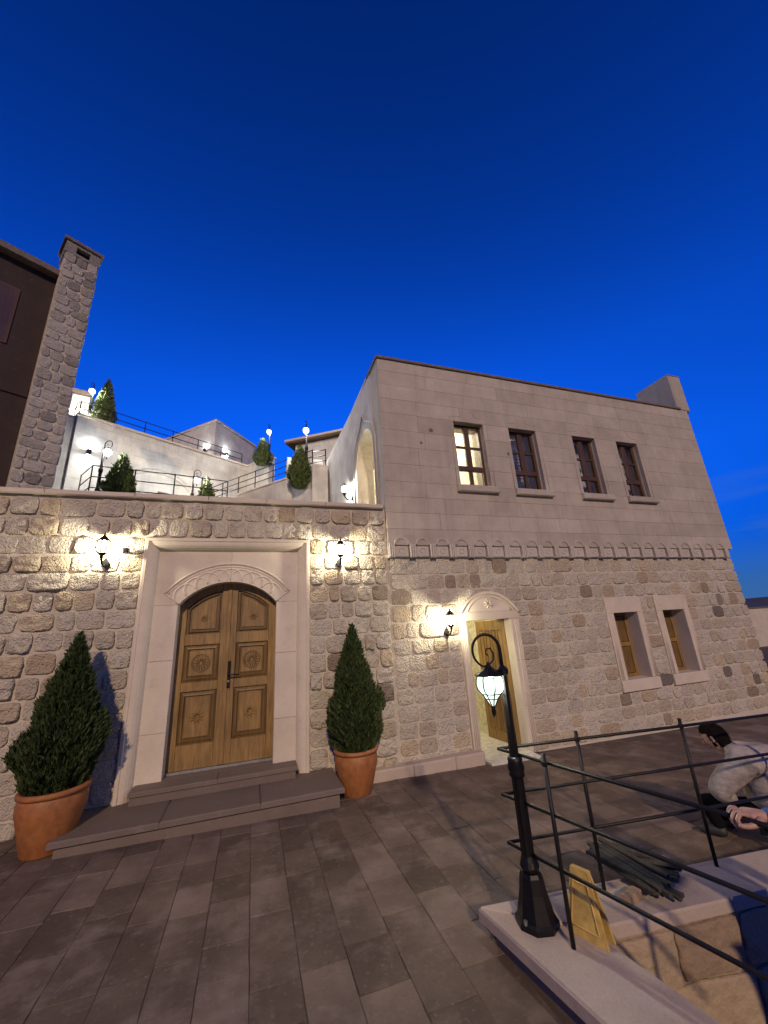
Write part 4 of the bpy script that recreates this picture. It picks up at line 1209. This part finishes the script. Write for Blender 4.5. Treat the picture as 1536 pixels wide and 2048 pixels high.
# head leans forward and to the left of the picture
fwd = (-pr_*.80-Vector((0,0,.42))+pa*.25).normalized()
upv = (Vector((0,0,1))-fwd*fwd.z).normalized(); sidev = upv.cross(fwd)
HR = Matrix((fwd, sidev, upv)).transposed()
def hd_shape(p):
    if p.x > 0: p = Vector((p.x*(1.0-.15*max(0,-p.z)/.12), p.y*(1-.25*max(0,-p.z)/.12), p.z))
    return p
hc = headc+Vector((0,0,.005))
hm = ellipsoid(hc, (.098,.076,.115), 22, HR, hd_shape)
def hp(x_, y_, z_): return hc+HR @ Vector((x_,y_,z_))
hm.tube([hp(.092,0,.015), hp(.115,0,-.015), hp(.098,0,-.03)], [.009,.015,.010], 8)
for s in (-1,1):
    hm.tube([hp(-.005,s*.074,.02), hp(-.015,s*.088,.01), hp(-.01,s*.084,-.02), hp(.0,s*.074,-.035)], [.008,.013,.011,.006], 7)
hm.tube([hp(.088,-.025,-.058), hp(.094,0,-.06), hp(.088,.025,-.058)], .006, 6)
hm.build('head_and_face', M['skin'], p1, True)
for s in (-1,1): ellipsoid(hp(.084,s*.032,.012), (.011,.011,.008), 8).build('eye', M['hair'], p1, True)
def hair_shape(p):
    q = p*(1+.05*noise.noise(p*28)); 
    return q
ha_ = MB(); n = 26; vv = []; ff = []
for i in range(n//2+1):
    th_ = math.pi*i/(n//2)
    for k in range(n):
        a = 2*math.pi*k/n
        d_ = Vector((math.sin(th_)*math.cos(a), math.sin(th_)*math.sin(a), math.cos(th_)))
        front = d_.x
        lim = -.75 if front < -.15 else (-.22 if front < .30 else .36)
        thick = 1.14 if d_.z > lim else .92
        q = Vector((d_.x*.101, d_.y*.080, d_.z*.119))*thick*(1+.05*noise.noise(d_*6))
        q.x -= .008
        vv.append(hc+HR @ q)
for i in range(n//2):
    for k in range(n):
        l = (k+1) % n; ff.append((i*n+k,(i+1)*n+k,(i+1)*n+l,i*n+l))
ha_.add(vv, ff)
rh = random.Random(77)
for i in range(900):
    d_ = Vector((rh.gauss(0,1), rh.gauss(0,1), rh.gauss(0,1))).normalized()
    lim = -.75 if d_.x < -.15 else (-.22 if d_.x < .30 else .36)
    if d_.z < lim: continue
    b_ = Vector((d_.x*.101-.008, d_.y*.080, d_.z*.119))*1.12
    t_ = (Vector((rh.uniform(-.6,.9), rh.uniform(-.5,.5), rh.uniform(-.9,.3)))+d_*.55).normalized()*rh.uniform(.012,.03)
    s_ = d_.cross(t_).normalized()*.0022
    ha_.add([hc+HR @ (b_-s_), hc+HR @ (b_+s_), hc+HR @ (b_+t_)], [(0,1,2)])
ha_.build('hair', M['hair'], p1, False)

# second person on the stairs, one hand on the rail
p2 = empty('person', (2.95,1.05,-.55), 'person in a blue sleeve at the right edge, one hand on the railing', 'person')
W = Vector((2.195,1.432,1.190))                # wrist
K = Vector((2.118,1.468,1.207))                 # knuckles over the rail
elb = Vector((2.53,1.20,1.02)); sho = Vector((2.80,1.02,1.20)); sho2 = Vector((3.15,1.22,1.20))
pel = Vector((3.0,1.05,.68)); che = Vector((2.99,1.10,1.10)); nk = Vector((2.98,1.11,1.30)); hd2 = Vector((2.96,1.12,1.47))
ft = -.56
skin_body('body', {'pelvis':(pel,.13),'chest':(che,.14),'neck':(nk,.055),'jaw':(hd2-Vector((0,0,.03)),.075),'head':(hd2+Vector((0,0,.06)),.09),
   'sl':(sho,.055),'el':(elb,.042),'wl':(W,(.028,.028)),'pm':(W.lerp(K,.45),(.040,.022)),'kn':(K,(.044,.017)),
   'sr':(sho2,.055),'er':(Vector((3.28,1.2,.93)),.04),'wr':(Vector((3.25,1.1,.70)),.028),
   'hl':(pel+Vector((-.09,-.03,-.05)),.085),'kl':(Vector((2.97,1.0,.10)),.06),'al':(Vector((2.98,1.0,ft+.08)),.04),
   'hr':(pel+Vector((.09,.03,-.05)),.085),'kr':(Vector((3.1,1.06,.08)),.06),'ar':(Vector((3.12,1.05,ft+.08)),.04)},
   [('pelvis','chest'),('chest','neck'),('neck','jaw'),('jaw','head'),('chest','sl'),('sl','el'),('el','wl'),('wl','pm'),('pm','kn'),('chest','sr'),('sr','er'),('er','wr'),
    ('pelvis','hl'),('hl','kl'),('kl','al'),('pelvis','hr'),('hr','kr'),('kr','ar')], M['skin'], p2)
# fingers closing over the rail
hx = (K-W).normalized(); hz = Vector((0,0,1)); hy = hz.cross(hx).normalized()
for i, (off_, ln) in enumerate(((.034,.085),(.012,.095),(-.012,.088),(-.034,.07))):
    b0 = K+hy*off_-hx*.012
    b1 = b0+hx*ln*.42+hz*.004; b2 = b1+hx*ln*.24-hz*ln*.34; b3 = b2-hx*ln*.12-hz*ln*.36
    skin_body('finger', {'a':(b0,.0105),'b':(b1,.0098),'c':(b2,.0088),'d':(b3,.0075)}, [('a','b'),('b','c'),('c','d')], M['skin'], p2)
t0 = W.lerp(K,.3)+hy*.028; 
t1 = t0+hy*.030+hx*.035-hz*.018; t2 = t1+hx*.045-hz*.018; t3 = t2+hx*.038-hz*.004
skin_body('thumb', {'a':(t0,.016),'b':(t1,.0135),'c':(t2,.0115),'d':(t3,.0085)}, [('a','b'),('b','c'),('c','d')], M['skin'], p2)
skin_body('jumper', {'waist':(pel+Vector((0,0,.05)),(.17,.14)),'chest':(che,(.19,.16)),'collar':(nk-Vector((0,0,.03)),.08),
   'sl':(sho,.085),'el':(elb,.062),'cu':(elb.lerp(W,.88),.054),'ce':(elb.lerp(W,1.02),.047),'sr':(sho2,.085),'er':(Vector((3.28,1.2,.93)),.06),'wr':(Vector((3.255,1.11,.73)),.045)},
   [('waist','chest'),('chest','collar'),('chest','sl'),('sl','el'),('el','cu'),('cu','ce'),('chest','sr'),('sr','er'),('er','wr')], M['bluecloth'], p2)
skin_body('trousers', {'pelvis':(pel,.155),'hl':(pel+Vector((-.09,-.03,-.08)),.11),'kl':(Vector((2.97,1.0,.10)),.085),'al':(Vector((2.98,1.0,ft+.10)),.06),'hr':(pel+Vector((.09,.03,-.08)),.11),'kr':(Vector((3.1,1.06,.08)),.085),'ar':(Vector((3.12,1.05,ft+.10)),.06)},
   [('pelvis','hl'),('hl','kl'),('kl','al'),('pelvis','hr'),('hr','kr'),('kr','ar')], M['trousers'], p2)
for x_, y_ in ((2.99,1.04),(3.13,1.09)):
    skin_body('shoe', {'h':(Vector((x_,y_-.06,ft+.05)),.045),'m':(Vector((x_-.03,y_+.05,ft+.045)),.048),'t':(Vector((x_-.05,y_+.16,ft+.035)),.034)}, [('h','m'),('m','t')], M['shoe'], p2, 1)
ellipsoid(hd2+Vector((.01,-.015,.055)), (.098,.108,.118), 16).build('hair', M['hair'], p2, True)

# ------------------------------------------------------------------ terraces behind the wall
TH = R(32)
U = Vector((math.cos(TH), math.sin(TH), 0)); V = Vector((-math.sin(TH), math.cos(TH), 0))
def uv_block(mb, p, lu, lv, z0, z1):
    p = Vector((p[0], p[1], 0)); a, b, c_, d = p, p+U*lu, p+U*lu+V*lv, p+V*lv
    vv = [(q.x,q.y,z0) for q in (a,b,c_,d)]+[(q.x,q.y,z1) for q in (a,b,c_,d)]
    return mb.add(vv, [(3,2,1,0),(4,5,6,7),(0,1,5,4),(1,2,6,5),(2,3,7,6),(3,0,4,7)])
def obl_block(mb, a, b, thick, z0, z1, z1b=None):
    a = Vector((a[0],a[1],0)); b = Vector((b[0],b[1],0)); d = (b-a).normalized(); n_ = Vector((-d.y,d.x,0))
    if n_.y < 0: n_ = -n_
    zb = z1 if z1b is None else z1b
    c_ = b+n_*thick; e = a+n_*thick
    vv = [(a.x,a.y,z0),(b.x,b.y,z0),(c_.x,c_.y,z0),(e.x,e.y,z0),(a.x,a.y,z1),(b.x,b.y,zb),(c_.x,c_.y,zb),(e.x,e.y,z1)]
    return mb.add(vv, [(3,2,1,0),(4,5,6,7),(0,1,5,4),(1,2,6,5),(2,3,7,6),(3,0,4,7)])
m = MB(); m.box(-9.0,1.75,FY+.52,10.9,3.6,3.9); m.build('lower_court', M['joint']); tag(bpy.data.objects['lower_court'], kind='structure')
m = MB(); m.add([(-12,10.9,5.8),(1.75,10.9,5.8),(1.75,22,5.8),(-12,22,5.8),(-12,10.9,3.0),(1.75,10.9,3.0)], [(0,1,2,3),(4,5,1,0)])
tag(m.build('upper_court', M['paving']), kind='structure')
m = MB(); m.add([(-40,20,9.15),(16,20,9.15),(16,60,9.15),(-40,60,9.15),(-40,20,0),(16,20,0)], [(0,1,2,3)])
tag(m.build('hilltop_ground', M['joint']), kind='structure')

T0 = Vector((-5.484,13.0,0)); TL = 5.92; TZ = 9.2
tw = empty('terrace_wall', (T0.x, T0.y, 5.8), 'tall pale lit terrace wall with a blind arch behind the low wall', 'wall')
m = MB(); uv_block(m, T0+V*.06, TL+.4, 8, 5.7, TZ-.07); m.build('core', M['terrace'], tw)
rt = random.Random(8)
# facing blocks in courses
zc = [5.8]
while zc[-1] < TZ-.09: zc.append(min(TZ-.075, zc[-1]+.31))
for i in range(len(zc)-1):
    s = 0.0
    while s < TL-.01:
        w = min(rt.uniform(.7,1.3), TL-s)
        if TL-s-w < .25: w = TL-s
        uv_block(MB(), T0+U*(s+.002)+V*rt.uniform(-.003,.003), w-.004, .06, zc[i]+.002, zc[i+1]-.002).build('facing_block', M['terrace'], tw)
        s += w
s = -.03
while s < TL:
    w = min(1.2, TL+.02-s)
    uv_block(MB(), T0+U*s-V*.05, w-.004, .42, TZ-.07, TZ).build('coping_slab', M['cut'], tw); s += w
# left return of the same wall
m = MB(); e = T0+V*6.5; obl_block(m, (T0.x-.32, T0.y+.02), (T0.x-.32-2.6, T0.y+3.4), .3, 5.7, TZ-.03); 
m.build('return_wall', M['terrace'], tw)
# blind arch moulding on the wall
bp = []
for i in range(19):
    a = math.pi*i/18; q = T0+U*(2.55+1.35*math.cos(math.pi-a))-V*.012; bp.append((q.x,q.y,6.75+1.15*math.sin(a)))
MB().tube(bp, .08, 6).build('blind_arch_moulding', M['terrace'], tw, True)

# return wall coming forward at the right end of the terrace
rw = empty('return_pier', (.4,15.0,5.8), 'pale lit pier wall jutting forward at the end of the terrace wall', 'wall')
m = MB(); vv = [(-.466,16.135),(.358,14.97),(.60,15.15),(-.2,16.4)]
m.tbox(vv, 5.8, TZ-.05, .01); m.build('pier', M['terrace'], rw)
MB().tbox([(-.50,16.15),(.35,14.91),(.66,15.14),(-.2,16.44)], TZ-.049, TZ+.02, .01).build('coping_slab', M['cut'], rw)
# stair parapet
sp = empty('stair_parapet', (1.5,11.0,5.8), 'pale stair parapet wall rising to the right behind the low wall', 'wall')
m = MB(); obl_block(m, (-.673,13.57), (1.515,11.0), .25, 5.7, 6.90); m.build('parapet', M['terrace'], sp)
m = MB(); obl_block(m, (-.70,13.56), (1.53,10.94), .33, 6.901, 6.96); m.build('coping_slab', M['cut'], sp)
MB().box(1.5165,1.98,10.72,11.6,5.7,7.02).build('end_pier', M['terrace'], sp)
MB().box(.85,1.98,11.62,12.2,5.7,7.6).build('back_pier', M['terrace'], sp)

def railing(pts, h, npost, label, name='terrace_railing', extra=None):
    t = empty(name, pts[0], label, 'railing', 'thin iron railings on the terraces')
    pts = [Vector(p) for p in pts]
    for k, dz in enumerate((h, h*.66, h*.33)):
        MB().tube([p+Vector((0,0,dz)) for p in pts], .016, 5).build('rail', M['iron'], t)
    for a, b in zip(pts, pts[1:]):
        n = max(1, round((b-a).length/npost))
        for i in range(n+1):
            p = a.lerp(b, i/n); MB().tube([p, p+Vector((0,0,h+.02))], .018, 5).build('rail_post', M['iron'], t)
up0 = T0+V*.5+U*.1; up1 = T0+V*.5+U*5.9
railing([(up0.x,up0.y,TZ-.05),(up1.x,up1.y,TZ-.05)], .76, 1.0, 'thin railing on top of the tall terrace wall')
railing([(-2.372,15.565,6.92),(-.673,13.57,6.94),(1.557,10.951,6.94)], .65, .95, 'railing climbing beside the stair parapet')
railing([(1.557,10.951,6.96),(1.93,10.75,7.0)], .55, .45, 'short railing on the end pier of the stair')
l0 = Vector((-4.42,11.2,5.82)); 
railing([(-4.75,12.1,5.82),(-4.22,11.3,5.82),(-2.3,11.6,5.82),(-.9,11.9,5.82)], .93, .95, 'railing of the court beside the left post lamp')

# box building on the hill with a bright roof edge
hb = empty('hill_building', (-2.29,20,9.15), 'pale flat-roofed building corner lit by two uplights on the hill', 'building')
A_, B_, C_ = Vector((-2.291,20,0)), Vector((-5.287,22.918,0)), Vector((-.306,22.673,0))
D_ = B_+C_-A_
zt = 13.5
m = MB(); m.tbox([(A_.x,A_.y),(C_.x,C_.y),(D_.x,D_.y),(B_.x,B_.y)], 9.0, zt-.12, .01); m.build('wall', M['terrace'], hb)
ex = lambda p: (p.x*1.0+(p.x-(-2.8))*.03, p.y+(p.y-22.8)*.03)
MB().tbox([ex(A_),ex(C_),ex(D_),ex(B_)], zt-.119, zt, .02).build('roof_edge', M['cut'], hb)
def uplight(loc, label, rz, off=Vector((0,0,0))):
    t = empty('wall_uplight', loc, label, 'wall light', 'up-and-down wall lights on the terraces', rz)
    MB().box(-.06,.06,-.14,-.01,-.10,.10).build('housing', M['iron'], t, False, False)
    MB().box(-.045,.045,-.125,-.025,.101,.106).build('upper_lens', M['lit_up'], t, False, False)
    MB().box(-.045,.045,-.125,-.025,-.106,-.101).build('lower_lens', M['lit_up'], t, False, False)
dB = (B_-A_).normalized(); dC = (C_-A_).normalized()
p = A_+dB*.62; uplight((p.x-.0,p.y,11.75), 'lit wall light on the left face of the hill building', math.atan2(-dB.y,-dB.x))
p = A_+dC*.85; uplight((p.x,p.y,11.75), 'lit wall light on the right face of the hill building', math.atan2(dC.y,dC.x))
p = T0+U*.42-V*.0; uplight((p.x,p.y,7.95), 'lit wall light near the left corner of the terrace wall', TH)
uplight((-6.35,13.85,8.35), 'lit wall light on the return of the terrace wall beside the chimney', R(-52)-R(0))
p = T0+U*4.7; uplight((p.x,p.y,6.25), 'lit wall light low at the right of the terrace wall', TH)

post_lamp((-4.10,11.5,5.83), 'black post lamp left of the small round conifer in the court', M['lit_terrace'], R(160))
post_lamp((-2.03,13.0,5.78), 'small black post lamp in the middle of the court', M['lit_terrace'], R(200))
post_lamp((.36,14.85,8.75), 'post lamp on the pier above the return wall', M['lit_terrace'], R(70))
post_lamp((1.39,11.1,6.86), 'post lamp at the top of the stair parapet', M['lit_terrace'], R(75))
post_lamp((-5.62,14.05,9.2), 'post lamp beside the tall conifer on the upper terrace', M['lit_terrace'], R(90))
post_lamp((-5.95,13.9,8.35), 'lower post lamp beside the upper terrace corner', M['lit_terrace'], R(180))

def conifer(loc, h_, r_, n, label, seed):
    t = empty('terrace_conifer', loc, label, 'conifer', 'conifers on the terraces')
    MB().tube([(0,0,0),(.01,0,h_*.5),(0,0,h_*.85)], [.05,.035,.01], 6).build('trunk', M['bark'], t, True, False)
    cr = crown_mesh(h_, r_, n, seed, .075, .25, .75).build('crown', M['leaf2'], t, False, False)
    cone_core(h_, r_, seed).build('inner_branches', M['leaf2'], cr, False, False)
conifer((-3.62,11.55,5.8), 1.45, .40, 4500, 'bushy conifer beside the left post lamp in the court', 3)
conifer((-1.62,13.05,5.8), 1.50, .34, 3000, 'small conifer beside the middle post lamp', 5)
conifer((.12,14.95,8.75), 1.2, .36, 3000, 'conifer on the pier beside its post lamp', 6)
conifer((1.20,11.15,6.4), 1.40, .36, 4500, 'conifer at the top of the stair parapet', 7)
conifer((-5.25,14.15,9.2), 2.1, .36, 5000, 'tall conifer on the upper terrace corner', 8)

# far houses
eh = empty('eaved_house', (2.5,17,9.15), 'far beige house with a brown overhanging roof edge', 'house')
m = MB(); m.tbox([(1.7,17.95),(3.95,16.45),(7,19),(4.5,22)], 9.0, 11.30, .01); m.build('wall', M['terrace'], eh)
MB().tbox([(1.20,18.0),(3.75,16.28),(7.4,18.8),(4.5,22.5)], 11.35, 11.45, .01).build('soffit', M['wood_groove'], eh)
MB().tbox([(1.16,18.02),(3.75,16.24),(7.4,18.8),(4.5,22.6)], 11.451, 11.58, .02).build('roof_edge', M['cut'], eh)
bh = empty('beige_house', (-6.4,15.5,8), 'beige house wall with a dark roof edge between the chimney and upper lamp', 'house')
m = MB(); obl_block(m, (-9.0,14.2), (-6.10,15.1), .3, 5.8, 11.05); m.build('wall', M['terrace'], bh)
m = MB(); obl_block(m, (-9.1,14.05), (-6.0,15.0), .8, 11.051, 11.22); m.build('roof_edge', M['roof'], bh)
# lit windows low in the terrace wall
for (px, py, w, h_, lab) in ((250,972,.42,.5,'bright lit window low in the terrace wall behind the conifer'),(327,992,.30,.4,'small lit window in the middle of the terrace wall')):
    q = at_plane(px, py, T0-V*.01, V); fw = empty('lit_opening', q, lab, 'window')
    uv_block(MB(), q-U*w/2-V*.015, w, .02, q.z-h_, q.z+.06).build('pane', M['lit_window'], fw)
    uv_block(MB(), q-U*(w/2+.05)-V*.03, w+.1, .04, q.z+.061, q.z+.12).build('frame', M['winwood'], fw)

# ------------------------------------------------------------------ dark house with stone chimney on the left
dh = empty('chimney_house', (-4.6,8.5,3.9), 'dark house with a tall grey stone chimney at the left edge', 'house')
CH0 = Vector((-4.453,8.5,0)); CW = .64
cr_rows_top = 10.70
m = MB(); uv_block(m, CH0+U*.005+V*.01, CW-.01, .6, 3.8, cr_rows_top); m.build('chimney_core', M['mortar'], dh)
cr_rows = [4.2]
rr = random.Random(17)
while cr_rows[-1] < 10.72: cr_rows.append(cr_rows[-1]+rr.uniform(.20,.27))
fu = lambda s, z: ((CH0.x+U.x*s+V.x*.012, CH0.y+U.y*s+V.y*.012, z), (0,0,TH))
rubble(dh, .0, CW, cr_rows, [], 0, random.Random(19), .15, .30, .02, .035, .018, STONES_GREY, fu)
fs = lambda s, z: ((CH0.x+U.x*CW-U.x*.01+V.x*s, CH0.y+U.y*CW-U.y*.01+V.y*s, z), (0,0,TH+math.pi/2))
rubble(dh, .0, .6, cr_rows[::2], [], 0, random.Random(23), .25, .35, .02, .03, .018, STONES_GREY, fs)
# chimney head with smoke opening
m = MB()
zt = cr_rows[-1]
uv_block(m, CH0-U*.01-V*.01, .2, .62, zt, 11.24); uv_block(m, CH0+U*.45-V*.01, .2, .62, zt, 11.24)
uv_block(m, CH0+U*.19+V*.36, .26, .2, zt, 11.24); uv_block(m, CH0+U*.19-V*.008, .26, .1, zt, 10.98); uv_block(m, CH0+U*.19-V*.008, .26, .1, 11.17, 11.24)
m.build('chimney_head', M['chimney'], dh)
uv_block(MB(), CH0-U*.06-V*.05, CW+.12, .72, 11.245, 11.32).build('chimney_cap', M['roof'], dh)
# house wall to the left, set back
HB = CH0+V*.30-U*4.5
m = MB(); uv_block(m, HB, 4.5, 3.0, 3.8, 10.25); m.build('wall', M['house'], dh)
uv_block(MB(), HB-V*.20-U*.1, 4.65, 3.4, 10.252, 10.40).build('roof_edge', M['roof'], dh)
uv_block(MB(), HB-V*.03, 4.49, .04, 7.10, 7.32).build('string_course', M['house'], dh)
w_ = uv_block(MB(), HB+U*3.25-V*.02, .75, .04, 8.15, 9.55).build('window', M['winwood'], dh)
uv_block(MB(), HB+U*3.31-V*.026, .63, .01, 8.21, 9.49).build('pane', M['pane'], w_)

# ------------------------------------------------------------------ right background
bw = empty('boundary_wall', (28,16,0), 'plain beige boundary wall beyond the building at right edge', 'wall')
MB().box(11.3,60,16,16.4,-.3,2.05).build('wall', M['mortar'], bw)
MB().box(11.2,60,15.94,16.46,2.051,2.12).build('coping_slab', M['roof'], bw)
m = MB(); vv = []; ff = []; n = 60
for i in range(n+1):
    x_ = 20+i*5.0
    hh = 5.2+2.2*noise.noise(Vector((i*.23,1.7,0)))+1.2*noise.noise(Vector((i*.7,4.1,0)))
    vv += [(x_,60,-1),(x_,75,hh),(x_,130,hh*.9)]
for i in range(n):
    a = i*3; ff += [(a,a+3,a+4,a+1),(a+1,a+4,a+5,a+2)]
m.add(vv, ff); tag(m.build('hill', M['hill'], None, True), kind='structure')
print('stones', nl, nr)
